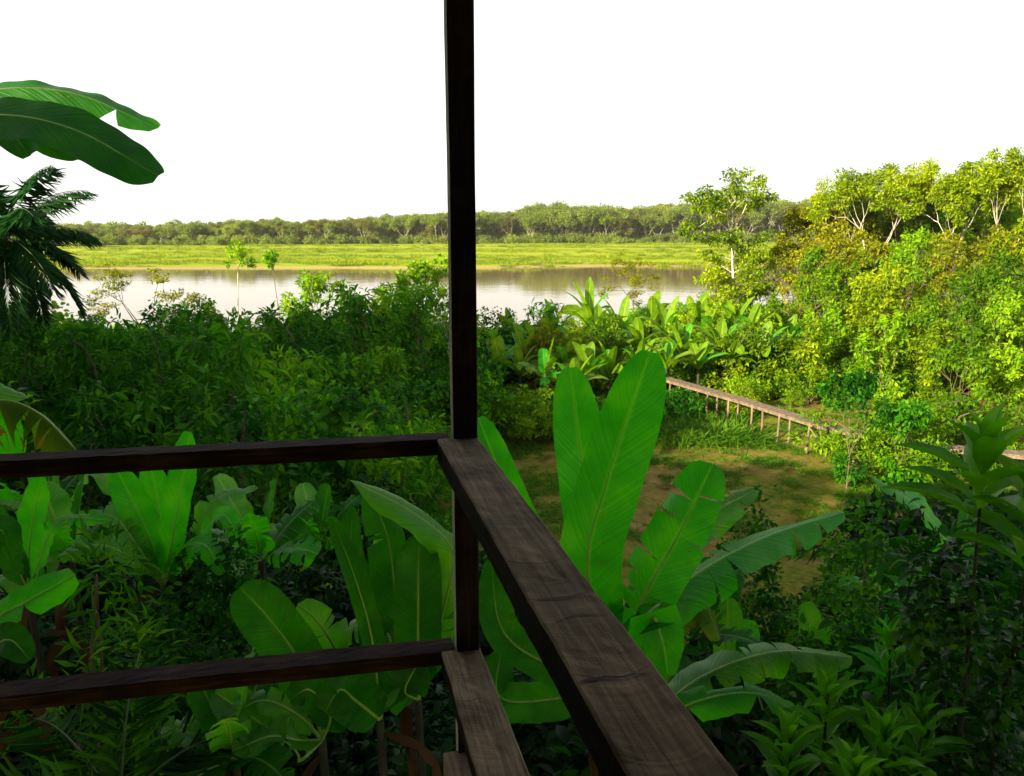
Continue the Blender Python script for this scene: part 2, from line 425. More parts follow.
def unit(a):
    return a / (np.linalg.norm(a, axis=-1, keepdims=True) + 1e-9)

def put_leaves(mb, pos, D, N, size, wid, tmpl=LEAF_A, mat=0):
    T, F = tmpl
    D = unit(D); S = unit(np.cross(D, N)); N = np.cross(S, D)
    size = np.asarray(size)[:, None, None]
    V = pos[:, None, :] + size * (T[None, :, 0:1] * wid * S[:, None, :] + T[None, :, 1:2] * D[:, None, :] + T[None, :, 2:3] * N[:, None, :])
    k = len(T); n = len(pos); mb.k = k
    FF = (F[None] + (np.arange(n) * k)[:, None, None]).reshape(-1, 3)
    mb.add(V.reshape(-1, 3), FF, mat)

def clump(mb, rng, centers, rad, n, size, wid=0.5, tmpl=LEAF_A, mat=0, flat=0.7, droop=0.25, shell=0.5):
    """balls of leaves round the centres"""
    centers = np.asarray(centers, float); m = len(centers)
    rad = np.broadcast_to(np.asarray(rad, float), (m,))
    d = unit(rng.normal(size=(m * n, 3)))
    rr = (shell + (1 - shell) * rng.random(m * n)) * np.repeat(rad, n)
    off = d * rr[:, None]; off[:, 2] *= flat
    pos = np.repeat(centers, n, 0) + off
    D = d + rng.normal(size=d.shape) * 0.55; D[:, 2] -= droop
    N = rng.normal(size=d.shape) * 0.45 + d * 0.35; N[:, 2] += 0.8
    put_leaves(mb, pos, D, N, size * (0.6 + 0.8 * rng.random(m * n)), wid, tmpl, mat)

def limb(rng, p, d, L, wob=0.12, n=6, up=0.0):
    pts = [p]; d = unit(np.asarray(d, float))
    for k in range(n - 1):
        d = unit(d + rng.normal(size=3) * wob + np.array([0, 0, up]))
        pts.append(pts[-1] + d * L / (n - 1))
    return np.array(pts), d

def make_tree(seed, H, fork, spread, levels, leaf, nleaf, crad, radius, up=0.12, split=(2, 4), flat=0.6, first=4, wob=0.1,
              wid=0.5, side=0, lean=(0, 0), tips_frac=1.0, lenf=0.68, droop=0.25, sidel=1.0):
    """returns trunk mesh builder and crown mesh builder"""
    rng = np.random.default_rng(seed)
    tb, cb = MB(), MB()
    tips = []
    pts, d = limb(rng, np.zeros(3) - np.array([0, 0, 0.2]), (lean[0], lean[1], 1), H * fork, wob * 0.5, 9)
    rad = np.linspace(radius, radius * 0.6, 9); rad[0] *= 1.3
    tube(tb, pts, rad, 7)
    def rec(p, d, L, r, lv):
        k = rng.integers(split[0], split[1] + 1) if lv > 0 else first
        az0 = rng.random() * 2 * PI
        for q in range(k):
            a = az0 + q * 2 * PI / k + rng.normal() * 0.3
            side_v = unit(np.cross(d, [math.cos(a), math.sin(a), 0.2]))
            sp = spread * (0.7 + 0.6 * rng.random())
            nd = unit(d * math.cos(sp) + side_v * math.sin(sp))
            l = L * (0.75 + 0.5 * rng.random())
            pp, ed = limb(rng, p, nd, l, wob, 5, up)
            tube(tb, pp, np.linspace(r, r * 0.55, 5), 5 if lv < 2 else 4)
            if lv + 1 < levels:
                rec(pp[-1], ed, L * lenf, r * 0.58, lv + 1)
                if lv + 2 >= levels and rng.random() < 0.5: tips.append(pp[3])
            else:
                tips.append(pp[-1]); tips.append(pp[2] * 0.5 + pp[3] * 0.5 + rng.normal(size=3) * crad * 0.5)
    Lb = H * (1 - fork) / (sum(lenf ** k for k in range(levels)) * 0.8)
    rec(pts[-1], d, Lb, radius * 0.55, 0)
    for q in range(side):
        f = 0.35 + 0.6 * rng.random(); b = pts[int(f * 8)]
        a = rng.random() * 2 * PI
        pp, ed = limb(rng, b, (math.cos(a), math.sin(a), 0.35), Lb * sidel * (0.6 + 0.5 * rng.random()) * (1.15 - .45 * f), wob, 5, 0.05)
        tube(tb, pp, np.linspace(radius * 0.3, radius * 0.1, 5), 4)
        tips += [pp[-1], pp[3], pp[2]]
    tips = np.array(tips)
    if tips_frac < 1: tips = tips[rng.random(len(tips)) < tips_frac]
    clump(cb, rng, tips, crad * (0.6 + 0.8 * rng.random(len(tips))), nleaf, leaf, wid, LEAF_A, 0, flat, droop, 0.35)
    return tb, cb, tips

def restretch(cb, sx, sz, keep=1.0, seed=0, lsz=1.0):
    """move the leaves as the crown is scaled, each leaf keeping its own size and shape"""
    rng = np.random.default_rng(seed); out = MB(); F0 = LEAF_A[1] if cb.k == 5 else LEAF_B[1]
    for V in cb.v:
        W = V.reshape(-1, cb.k, 3)
        if keep < 1: W = W[rng.random(len(W)) < keep]
        c = W[:, :1, :]; W = c + (W - c) * lsz; W = W + c * (np.array([sx, sx, sz]) - 1)
        out.add(W.reshape(-1, 3), (F0[None] + (np.arange(len(W)) * cb.k)[:, None, None]).reshape(-1, 3))
    out.k = cb.k
    return out

def merged(tb, cb, name, mats):
    mb = MB()
    for src, mi in ((tb, 0), (cb, 1)):
        off = mb.n
        V = np.concatenate(src.v)
        mb.v.append(V); mb.uv.append(np.concatenate(src.uv))
        for f, m in src.f: mb.f.append((f + off, mi))
        mb.n += len(V)
    return mb.build(name, mats, link=False)

def make_shrub(seed, Rr, H, nc, nl, leaf, crad, wid=0.5, tmpl=LEAF_A, flat=0.8, stems=5, droop=0.25, lumps=0.35, spires=0):
    rng = np.random.default_rng(seed)
    tb, cb = MB(), MB()
    a = rng.random(nc) * 2 * PI; u = rng.random(nc)
    el = np.arccos(1 - u * 0.95)                       # from the top down
    lump = 1 + lumps * np.sin(a * 3 + seed) * np.sin(el * 2.5) + rng.normal(size=nc) * 0.16
    fr = np.minimum(np.where(rng.random(nc) < 0.75, 1.0, 0.55) * lump, 1.25)
    C = np.stack([Rr * fr * np.sin(el) * np.cos(a), Rr * fr * np.sin(el) * np.sin(a), H * 0.25 + H * 0.72 * fr * np.cos(el)], -1)
    C[:, 2] = np.maximum(C[:, 2], crad * 0.5)
    if spires:
        S = []
        for k in range(spires):
            b = rng.normal(size=2) * Rr * 0.45
            for j in range(4): S.append([b[0] + rng.normal() * .1, b[1] + rng.normal() * .1, H * (0.95 + 0.14 * j)])
        C = np.concatenate([C, S])
    clump(cb, rng, C, crad * (0.6 + 0.7 * rng.random(len(C))), nl, leaf, wid, tmpl, 0, flat, droop, 0.3)
    for k in range(stems):
        q = C[rng.integers(len(C))]
        m_ = q * 0.5 + np.array([0, 0, q[2] * 0.25]) + rng.normal(size=3) * 0.15
        tube(tb, crom([(rng.normal() * .1, rng.normal() * .1, -.15), m_ * [0.7, 0.7, 1], q], 7), np.linspace(0.035, 0.012, 7) * (H / 2) ** 0.5, 5)
    return tb, cb

def blade(mb, rng, base, az, L, W, lift, bend, mat=0, n=7, fold=0.25, seg=None, tear=0):
    """one long arching leaf"""
    t = np.linspace(0, 1, n)
    ang = lift - bend * t ** 1.3
    dr = np.cumsum(np.cos(ang)) * L / n; dz = np.cumsum(np.sin(ang)) * L / n
    dr -= dr[0]; dz -= dz[0]
    h = np.array([math.cos(az), math.sin(az), 0]); s = np.array([-math.sin(az), math.cos(az), 0])
    c = np.asarray(base) + dr[:, None] * h + dz[:, None] * np.array([0, 0, 1])
    nrm = -np.sin(ang)[:, None] * h + np.cos(ang)[:, None] * np.array([0, 0, 1])
    w = W * np.sqrt(np.clip(1 - (1 - np.clip(t / .3, 0, 1)) ** 2, 0, 1)) * np.sqrt(np.clip(1 - np.clip((t - .55) / .46, 0, 1) ** 2.2, 0, 1))
    w[0] = W * 0.08
    tw = rng.normal() * 0.35
    for sg in (-1, 1):
        sd = (s * math.cos(tw) * sg)[None, :] + nrm * math.sin(tw) * sg
        jit = np.zeros(n) if not tear else rng.random(n) * tear
        e = c + sd * w[:, None] * math.cos(fold) + nrm * (w * (math.sin(fold) - jit))[:, None]
        V = np.concatenate([c, e]); i = np.arange(n - 1)
        F = np.stack([i, i + 1, i + n + 1, i + n], -1)
        uv = np.concatenate([np.stack([t, np.zeros(n)], -1), np.stack([t, np.full(n, sg * .95)], -1)])
        mb.add(V, F, mat, uv)

def make_bladeclump(seed, n, L, W, spreadr=0.25, lift=(1.0, 1.5), stemh=0.0):
    rng = np.random.default_rng(seed); cb = MB()
    for k in range(n):
        b = np.array([rng.normal() * spreadr, rng.normal() * spreadr, stemh * (0.3 + 0.7 * rng.random())])
        az = math.atan2(b[1], b[0]) + rng.normal() * 0.7
        if stemh: tube(cb, [(b[0] * .6, b[1] * .6, 0), b], [0.03, 0.02], 4)
        blade(cb, rng, b, az, L * (0.6 + 0.6 * rng.random()), W * (0.7 + 0.5 * rng.random()), lift[0] + (lift[1] - lift[0]) * rng.random(), 0.5 + 1.3 * rng.random(), tear=0.4)
    return cb

def fronds(mb, rng, base, az, L, lift, bend, nl, ll, lw, hang=0.5, mat=0, ribm=None, n=14, ribr=0.012):
    """a feather-shaped frond: a rib and two rows of leaflets"""
    t = np.linspace(0, 1, n); ang = lift - bend * t ** 1.2
    dr = np.concatenate([[0], np.cumsum(np.cos(ang[:-1]))]) * L / (n - 1); dz = np.concatenate([[0], np.cumsum(np.sin(ang[:-1]))]) * L / (n - 1)
    h = np.array([math.cos(az), math.sin(az), 0]); s = np.array([-math.sin(az), math.cos(az), 0])
    c = np.asarray(base) + dr[:, None] * h + dz[:, None] * np.array([0, 0, 1])
    if ribm is not None: tube(ribm[0], c, np.linspace(ribr, ribr * .25, n), 4, ribm[1])
    f = np.repeat(np.linspace(0.12, 0.99, nl), 2); sg = np.tile([-1, 1], nl)
    ix = f * (n - 1); i0 = np.minimum(ix.astype(int), n - 2); fr = (ix - i0)[:, None]
    pos = c[i0] * (1 - fr) + c[i0 + 1] * fr
    T = unit(c[i0 + 1] - c[i0])
    D = T * 0.75 + sg[:, None] * s * 0.9 + rng.normal(size=T.shape) * 0.12; D[:, 2] -= hang * (0.4 + rng.random(len(f)))
    N = np.cross(T, s) * -1 + rng.normal(size=T.shape) * 0.25; N[:, 2] += 0.3
    sz = ll * (0.35 + 0.65 * np.sin(PI * (0.12 + 0.8 * f))) * (0.85 + 0.3 * rng.random(len(f)))
    put_leaves(mb, pos, D, N, sz, lw, LEAF_A, mat)

# ------------------------------------------------------------------ scatter for what nobody could count
def scatter(name, protos, pts, scl, rots, label, cat, seed=0):
    col = bpy.data.collections.new(name + '_kinds')
    for p in protos: col.objects.link(p)
    rng = np.random.default_rng(seed)
    me = bpy.data.meshes.new(name)
    me.from_pydata([tuple(p) for p in pts], [], [])
    for nm, typ, vals in (('scl', 'FLOAT', scl), ('rot', 'FLOAT', rots), ('idx', 'INT', rng.integers(0, len(protos), len(pts)))):
        at = me.attributes.new(nm, typ, 'POINT'); at.data.foreach_set('value', np.asarray(vals, dtype=np.float32 if typ == 'FLOAT' else np.int32))
    o = bpy.data.objects.new(name, me); COL.objects.link(o)
    ng = bpy.data.node_groups.new(name, 'GeometryNodeTree')
    ng.interface.new_socket('Geometry', in_out='INPUT', socket_type='NodeSocketGeometry')
    ng.interface.new_socket('Geometry', in_out='OUTPUT', socket_type='NodeSocketGeometry')
    N = ng.nodes; Lk = ng.links
    gi = N.new('NodeGroupInput'); go = N.new('NodeGroupOutput')
    ci = N.new('GeometryNodeCollectionInfo'); ci.inputs['Collection'].default_value = col
    ci.inputs['Separate Children'].default_value = True; ci.inputs['Reset Children'].default_value = True
    ip = N.new('GeometryNodeInstanceOnPoints'); ip.inputs['Pick Instance'].default_value = True
    def na(nm, dt):
        a = N.new('GeometryNodeInputNamedAttribute'); a.data_type = dt; a.inputs['Name'].default_value = nm
        return a.outputs['Attribute']
    cx = N.new('ShaderNodeCombineXYZ'); Lk.new(na('rot', 'FLOAT'), cx.inputs[2])
    Lk.new(gi.outputs[0], ip.inputs['Points']); Lk.new(ci.outputs[0], ip.inputs['Instance'])
    Lk.new(na('idx', 'INT'), ip.inputs['Instance Index']); Lk.new(cx.outputs[0], ip.inputs['Rotation'])
    Lk.new(na('scl', 'FLOAT'), ip.inputs['Scale']); Lk.new(ip.outputs[0], go.inputs[0])
    md = o.modifiers.new('scatter', 'NODES'); md.node_group = ng
    return tag(o, label, cat, kind='stuff')

def spread_pts(rng, x0, x1, y0, y1, d, ok):
    out = []
    gx = np.arange(x0, x1, d); gy = np.arange(y0, y1, d)
    for a in gx:
        for b in gy:
            x = a + rng.random() * d; y = b + rng.random() * d
            if ok(x, y): out.append((x, y, float(gz(x, y))))
    return np.array(out)

# ------------------------------------------------------------------ the veranda corner
DD = 0.65
Ux = Vector((-0.981, -0.193, 0)); Vx = Vector((0.238, -0.9713, 0))
ver = empty('wooden_veranda', (0, 0, 0), 'dark weathered timber veranda rails meeting at a tall corner post, closest to the viewer', 'veranda')

def beam(name, p0, d, length, width, height, mat, parent, seed=0, n=70, dents=0.0025, cracks=()):
    """p0: middle of the top edge at the start; runs along d; top face at p0.z"""
    rng = np.random.default_rng(seed)
    bv = 0.004
    w, h = width / 2, height
    prof = np.array([(-w + bv, 0), (w - bv, 0), (w, -bv), (w, -h + bv), (w - bv, -h), (-w + bv, -h), (-w, -h + bv), (-w, -bv)])
    # extra columns across the top for a worn surface
    top = np.linspace(-w + bv, w - bv, 6)
    prof = np.concatenate([np.stack([top, np.zeros(6)], -1), prof[2:]])
    k = len(prof); X = np.linspace(0, length, n)
    V = np.zeros((n, k, 3)); V[:, :, 0] = X[:, None]
    V[:, :, 1] = prof[None, :, 0]; V[:, :, 2] = prof[None, :, 1]
    sm = np.convolve(rng.normal(size=n + 8), np.ones(5) / 5, 'same')[4:-4]
    sm2 = np.convolve(rng.normal(size=n + 8), np.ones(5) / 5, 'same')[4:-4]
    right = prof[:, 0] > w * 0.9; left = prof[:, 0] < -w * 0.9
    V[:, right, 1] += (sm * dents * .7)[:, None]; V[:, left, 1] += (sm2 * dents * .7)[:, None]
    V[:, :, 2] += rng.normal(size=(n, k)) * dents * 0.25 + (sm * dents * 0.35)[:, None]
    i = np.arange(n - 1)[:, None] * k; j = np.arange(k)[None, :]; q = (j + 1) % k
    F = np.stack([i + j, i + k + j, i + k + q, i + q], -1).reshape(-1, 4)
    mb = MB(); mb.add(V.reshape(-1, 3), F)
    for e, rev in ((0, 0), (n - 1, 1)):
        c = V[e].mean(0); ring = V[e]
        ff = np.stack([np.arange(k), (np.arange(k) + 1) % k, np.full(k, k)], -1)
        mb.add(np.concatenate([ring, [c]]), ff[:, ::-1] if rev else ff)
    for (cx, cy0, cy1, cv, cw) in cracks:             # splits: thin dark curved slits standing a hair proud
        y = np.linspace(cy0, cy1, 14); xx = cx + cv * (y - (cy0 + cy1) / 2) ** 2 + np.convolve(rng.normal(size=18), np.ones(3) / 3, 'same')[2:-2] * .0012
        wd = cw * np.sin(np.linspace(0.15, PI - 0.15, 14))
        VV = np.concatenate([np.stack([xx - wd, y, np.full(14, 0.0016)], -1), np.stack([xx + wd, y, np.full(14, 0.0016)], -1)])
        a = np.arange(13); mb.add(VV, np.stack([a, a + 1, a + 15, a + 14], -1), 1)
    o = mb.build(name, [mat, M['crack']], parent, smooth=False)
    d = Vector(d).normalized()
    side = Vector((0, 0, 1)).cross(d)
    mt = Matrix((d, side, d.cross(side))).transposed().to_4x4()
    mt.translation = Vector(p0)
    o.matrix_local = mt
    return o
zt = CZ - DD
A = Vector((-.375 * DD, 3.704 * DD, 0))
def corner(z, w, back=0.0):
    return Vector((A.x, A.y, 0)) + Vector((0.9713, 0.238, 0)) * (w / 2) + Vector((0, 0, z))
beam('handrail', corner(zt, .133), Vx, 3.3, .133, .075, M['rail'], ver, 1, 110,
     cracks=((.22, -.06, .055, 1.5, .0018), (1.16, -.064, .045, -2.0, .0028), (1.23, -.05, .06, 5.5, .0018), (1.42, -.066, .01, 5.0, .0036), (1.425, -.02, .055, 2, .0015), (.62, .03, .06, 3, .0012), (1.7, -.06, .0, 3, .0014)))
perp = Vector((-0.193, 0.981, 0))
beam('handrail', A + perp * .046 - Ux * .045 + Vector((0, 0, zt - .002)), Ux, 3.6, .092, .054, M['railred'], ver, 2, 110)
zl = CZ - 2.165 * DD
beam('lower_rail', corner(zl, .137) , Vx, 2.6, .137, .06, M['rail'], ver, 3, 90, cracks=((.3, -.05, .03, 2, .001), (.75, -.02, .06, 3, .0014)))
beam('lower_rail', A + perp * .05 - Ux * .045 + Vector((0, 0, zl - .002)), Ux, 3.6, .10, .052, M['railred'], ver, 4, 110)
beam('floor_beam', corner(CZ - 1.80, .09) - Vx * .0, Vx, 3.0, .09, .12, M['rail'], ver, 5, 60)
pc = Vector((-.243 * DD, 3.704 * DD + .047, 0))
M['black_shade'] = railmat('black_shaded_wood', (0.003, 0.002, 0.002), (0.009, 0.006, 0.005), (0.03, 0.02, 0.016))
po = beam('corner_post', Vector((pc.x, pc.y, CZ + 1.50)), (0, 0, -1), CZ + 1.50, .080, .080, M['black_shade'], ver, 6, 140, dents=.0018)
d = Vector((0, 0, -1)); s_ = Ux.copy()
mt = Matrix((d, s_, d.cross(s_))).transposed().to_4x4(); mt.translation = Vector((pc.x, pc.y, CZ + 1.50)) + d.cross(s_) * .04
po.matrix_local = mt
M['skylit'] = railmat('skylit_post_side', (0.2, 0.2, 0.15), (0.36, 0.36, 0.29), (0.5, 0.49, 0.4))
po.data.materials.append(M['skylit'])
for pg_ in po.data.polygons:                                    # lighter side of the post: skylight put into its colour
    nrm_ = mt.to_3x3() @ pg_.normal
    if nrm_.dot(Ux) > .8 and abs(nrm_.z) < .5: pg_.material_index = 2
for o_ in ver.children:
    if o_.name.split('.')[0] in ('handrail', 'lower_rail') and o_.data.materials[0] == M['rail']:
        o_.data.materials.append(M['black_shade'])  # dark rail sides: weathering, plus shade put into the colour
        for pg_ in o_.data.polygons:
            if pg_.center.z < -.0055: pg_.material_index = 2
# the roof over it, unseen blocks added for shade, the boards the viewer stands on
def slab(name, corners, z0, z1, mat, parent):
    mb = MB(); c = corners
    V = [(x, y, z0) for x, y in c] + [(x, y, z1) for x, y in c]
    mb.add(V, [[3, 2, 1, 0], [4, 5, 6, 7], [0, 1, 5, 4], [1, 2, 6, 5], [2, 3, 7, 6], [3, 0, 4, 7]])
    return mb.build(name, mat, parent, smooth=False)
slab('roof', [(-9, -7), (6, -7), (6, 3.2), (-9, 3.2)], CZ + 1.5, CZ + 1.62, M['bark'], ver)
slab('shade_wall', [(-3.15, -1.8), (6, -1.8), (6, -1.65), (-3.15, -1.65)], CZ - 1.9, CZ + 1.5, M['bark'], ver)  # unseen, added behind the viewer to darken the rails
slab('shade_wing', [(-13, -7.2), (-3.2, -7.2), (-3.2, 1.3), (-13, 1.3)], CZ - 1.9, CZ + 1.49, M['bark'], ver)  # unseen wing added to block sky light from behind and left
slab('floor', [(-3.1, -1.6), (1.3, -1.6), (1.0, 1.2), (-3.1, 0.4)], CZ - 1.74, CZ - 1.66, M['bark'], ver)

# ------------------------------------------------------------------ boardwalk
bw = empty('raised_boardwalk', G(740, 402, 0), 'long raised plank boardwalk on thin posts, crossing behind the bare clearing', 'boardwalk')
path = [G(650, 374, 1.1), G(745, 401, 1.1), G(832, 428, 1.1), G(940, 447, 1.0), G(1075, 459, 1.0)]
org = bw.location
deck, postsd = MB(), []
rng = np.random.default_rng(5)
def boxm(mb, c, ax, ay, az, mat=0):
    c = np.array(c); ax = np.array(ax); ay = np.array(ay); az = np.array(az)
    V = [c + sx * ax + sy * ay + sz * az for sz in (-1, 1) for sy in (-1, 1) for sx in (-1, 1)]
    mb.add(V, [[0, 2, 3, 1], [4, 5, 7, 6], [0, 1, 5, 4], [2, 6, 7, 3], [0, 4, 6, 2], [1, 3, 7, 5]], mat)
beams_ = MB()
for a, b in zip(path[:-1], path[1:]):
    a = a - org; b = b - org
    d = (b - a); L = d.length; d = d / L; s = Vector((-d.y, d.x, 0)).normalized()
    nb = int(L / .17)
    for k in range(nb):
        c = a + d * ((k + .5) * L / nb) + Vector((0, 0, .02 + rng.normal() * .006))
        boxm(deck, c, d * (L / nb * .46), s * (.31 + rng.random() * .03), (0, 0, .018))
    for sg in (-1, 1):
        boxm(beams_, (a + b) / 2 + s * sg * .24 + Vector((0, 0, -.055)), d * (L / 2), s * .03, (0, 0, .05))
    npst = max(2, int(L / 1.3))
    for k in range(npst):
        for sg in (-1, 1):
            q = a + d * ((k + .5) * L / npst) + s * sg * .27
            pm = MB(); tube(pm, [(q.x + rng.normal() * .04, q.y + rng.normal() * .04, -1.3), (q.x, q.y, q.z - .0)], [.05, .045], 7)
            postsd.append(pm)
        if k % 5 == 2:
            q = a + d * ((k + .5) * L / npst) - s * .30
            boxm_ = MB(); tube(boxm_, [q + Vector((0, 0, -.12)), q + d * .9 + Vector((0, 0, -.8))], [.03, .03], 5); boxm_.build('brace', M['board'], bw)
deck.build('plank_deck', M['board'], bw, smooth=False)
beams_.build('side_beam', M['board'], bw, smooth=False)
for pm in postsd: pm.build('post', M['board'], bw)

# ------------------------------------------------------------------ where the thicket may grow
bwpts = [np.array([p.x, p.y]) for p in path]
def near_walk(x, y, m):
    for a, b in zip(bwpts[:-1], bwpts[1:]):
        d = b - a; t = np.clip(((np.array([x, y]) - a) @ d) / (d @ d), 0, 1)
        if np.linalg.norm(np.array([x, y]) - a - t * d) < m: return True
    return False
def topy(px):
    return float(np.interp(px, [-50, 60, 130, 200, 260, 310, 360, 430, 480, 540, 600, 660, 720, 790, 830, 900, 1100],
                           [326, 330, 330, 332, 332, 314, 312, 320, 330, 324, 314, 304, 298, 294, 284, 272, 260]))
def pix(x, y, z):
    v = Vector((x, y, z - CZ))
    f = v.y * math.cos(PITCH) - v.z * math.sin(PITCH); u = v.y * math.sin(PITCH) + v.z * math.cos(PITCH)
    return 512 + FPX * v.x / f, 388 - FPX * u / f
def zmax(x, y):
    px = pix(x, y, 4)[0]
    t = topy(px)
    if px > 480 and y < 37:                       # the open clearing and the boardwalk stay in sight
        if y < 20: t = max(t, float(np.interp(px, [480, 560, 700, 840, 900, 960, 1024], [470, 580, 640, 650, 570, 500, 440])))
        else:
            wy = float(np.interp(px, [560, 660, 745, 832, 940, 1075], [392, 402, 424, 446, 466, 480]))
            t = max(t, wy - (0 if inside_front(x, y) else 52 + (px - 560) * .06))
    elif 400 < px <= 480 and y < 22: t = max(t, 470)
    return P(px, t, y).z
def inside_front(x, y):
    """on the viewer's side of the boardwalk"""
    xs_ = [p.x for p in path]; ys_ = [p.y for p in path]
    # boardwalk runs towards the viewer as x grows
    return y < float(np.interp(x, xs_, ys_))
def clearing(x, y, m=0.0):
    px, py = pix(x, y, 0)
    if y < 10: return False
    lo = np.interp(px, [400, 450, 560, 650, 700, 760, 860, 930, 960], [470, 458, 452, 440, 440, 408, 424, 470, 500])
    hi = np.interp(px, [400, 450, 560, 700, 800, 900, 960], [520, 545, 575, 585, 575, 560, 520])
    return (400 - m * 20 < px < 935 + m * 10) and (lo - m * 6 < py < hi + m * 22)
def inview(x, y): return abs(x) < .70 * y + 4
def okbase(x, y): return inview(x, y) and not clearing(x, y, 1.0) and not near_walk(x, y, 3.0 if inside_front(x, y) else 1.7) and (gz(x, y) > -1.6)

def protos(mk, mats, name, n):
    out = []
    for k in range(n):
        tb, cb = mk(k); out.append(merged(tb, cb, name, mats))
    return out
def S(tone, bark='bark'): return [M[bark], M[tone]]
def fit(pts, rng, h0, lo, hi, cut=1.0):
    """scale so that the tops stay under the skyline the thicket makes"""
    sc = lo + (hi - lo) * rng.random(len(pts))
    for k, p in enumerate(pts):
        zm = zmax(p[0], p[1]) - p[2]
        sc[k] = max(0.15, min(sc[k], zm * (0.72 + 0.36 * rng.random() ** 1.5) / h0 * cut))
    return sc
rng = np.random.default_rng(11)
broad = lambda k: make_shrub(20 + k, 1.5, 2.6, 80, 44, .17, .34, .62, LEAF_B, stems=6)
fine = lambda k: make_shrub(40 + k, 1.6, 2.6, 85, 44, .18, .32, .42, LEAF_A, stems=6, lumps=.7)
bush = lambda k: make_shrub(60 + k, 1.4, 2.6, 80, 40, .17, .33, .45, LEAF_A, stems=5, spires=4)

left = lambda x, y: okbase(x, y) and (x < -1 + max(0, y - 30) * .25 or y < 17) and y > 13
right = lambda x, y: okbase(x, y) and not (x > 3.5 and inside_front(x, y) and near_walk(x, y, 7)) and not left(x, y) and y >= 17
near = lambda x, y: okbase(x, y) and not clearing(x, y, 2.2) and y <= 13.5
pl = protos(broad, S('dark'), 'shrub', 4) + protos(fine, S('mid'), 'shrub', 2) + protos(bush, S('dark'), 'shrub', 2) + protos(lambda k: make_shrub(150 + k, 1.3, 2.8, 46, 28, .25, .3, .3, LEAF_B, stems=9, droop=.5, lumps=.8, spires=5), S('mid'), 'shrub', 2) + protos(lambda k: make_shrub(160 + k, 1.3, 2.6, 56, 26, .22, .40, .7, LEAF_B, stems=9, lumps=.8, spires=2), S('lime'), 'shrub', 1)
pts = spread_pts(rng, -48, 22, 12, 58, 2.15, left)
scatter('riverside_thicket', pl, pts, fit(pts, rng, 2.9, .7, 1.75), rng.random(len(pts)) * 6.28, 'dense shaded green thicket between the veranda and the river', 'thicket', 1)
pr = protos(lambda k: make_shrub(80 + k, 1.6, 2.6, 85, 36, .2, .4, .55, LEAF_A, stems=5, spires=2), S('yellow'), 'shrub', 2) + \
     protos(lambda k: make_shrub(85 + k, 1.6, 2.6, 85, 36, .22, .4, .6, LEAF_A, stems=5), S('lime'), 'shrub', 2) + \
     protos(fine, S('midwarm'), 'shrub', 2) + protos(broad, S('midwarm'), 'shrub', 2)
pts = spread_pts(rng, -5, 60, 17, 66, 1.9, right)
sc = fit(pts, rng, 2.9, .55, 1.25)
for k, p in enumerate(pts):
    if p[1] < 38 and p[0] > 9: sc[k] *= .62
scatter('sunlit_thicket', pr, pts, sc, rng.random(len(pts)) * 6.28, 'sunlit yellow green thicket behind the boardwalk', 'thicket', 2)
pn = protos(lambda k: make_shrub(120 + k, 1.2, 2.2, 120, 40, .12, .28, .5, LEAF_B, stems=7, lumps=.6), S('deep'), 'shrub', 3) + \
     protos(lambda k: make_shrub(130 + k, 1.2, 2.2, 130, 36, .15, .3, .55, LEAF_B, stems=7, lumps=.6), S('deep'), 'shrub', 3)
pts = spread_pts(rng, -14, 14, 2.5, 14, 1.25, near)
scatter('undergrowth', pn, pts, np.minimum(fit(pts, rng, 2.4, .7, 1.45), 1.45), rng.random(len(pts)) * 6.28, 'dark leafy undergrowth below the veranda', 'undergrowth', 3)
# low growth: grass tufts and seedlings on and round the clearing
pg = [make_bladeclump(200 + k, 46, .32, .010, .12, (.7, 1.5)).build('tuft', [M['neargrass']], link=False) for k in range(3)] + \
     [make_bladeclump(205 + k, 9, .2, .035, .05, (.3, 1.3)).build('tuft', [M['mid']], link=False) for k in range(2)]
gr = lambda x, y: inview(x, y) and clearing(x, y, 2.0) and mnoise.noise(Vector((x * .55, y * .55, 0))) + mnoise.noise(Vector((x * 1.7, y * 1.7, 3))) * .5 > -.12 + .5 * rng.random()
pts = spread_pts(rng, -8, 22, 15, 36, .23, gr)
scatter('clearing_grass', pg, pts, .35 + .6 * rng.random(len(pts)), rng.random(len(pts)) * 6.28, 'short patchy grass growing over the bare brown clearing', 'grass', 4)
pts = spread_pts(rng, -2, 34, 18, 42, .45, lambda x, y: inview(x, y) and not clearing(x, y, -.4) and near_walk(x, y, 3.6) and not near_walk(x, y, .65) and not (inside_front(x, y) and near_walk(x, y, 1.6)))
scatter('tall_grass', pg[:3], pts, 1.2 + 1.3 * rng.random(len(pts)), rng.random(len(pts)) * 6.28, 'taller green grass along both sides of the boardwalk', 'grass', 5)
# upright blades (heliconia and wild ginger) among the left thicket
ph = [make_bladeclump(220 + k, 26, 1.3, .13, .35, (1.0, 1.5), 1.9).build('blades', [M['mid']], link=False) for k in range(3)]
pts = spread_pts(rng, -30, 2, 25, 50, 3.0, lambda x, y: left(x, y))
scatter('upright_blades', ph, pts, fit(pts, rng, 3.1, .8, 1.15, 1.02), rng.random(len(pts)) * 6.28, 'upright long leaves poking out of the shaded thicket', 'thicket', 6)

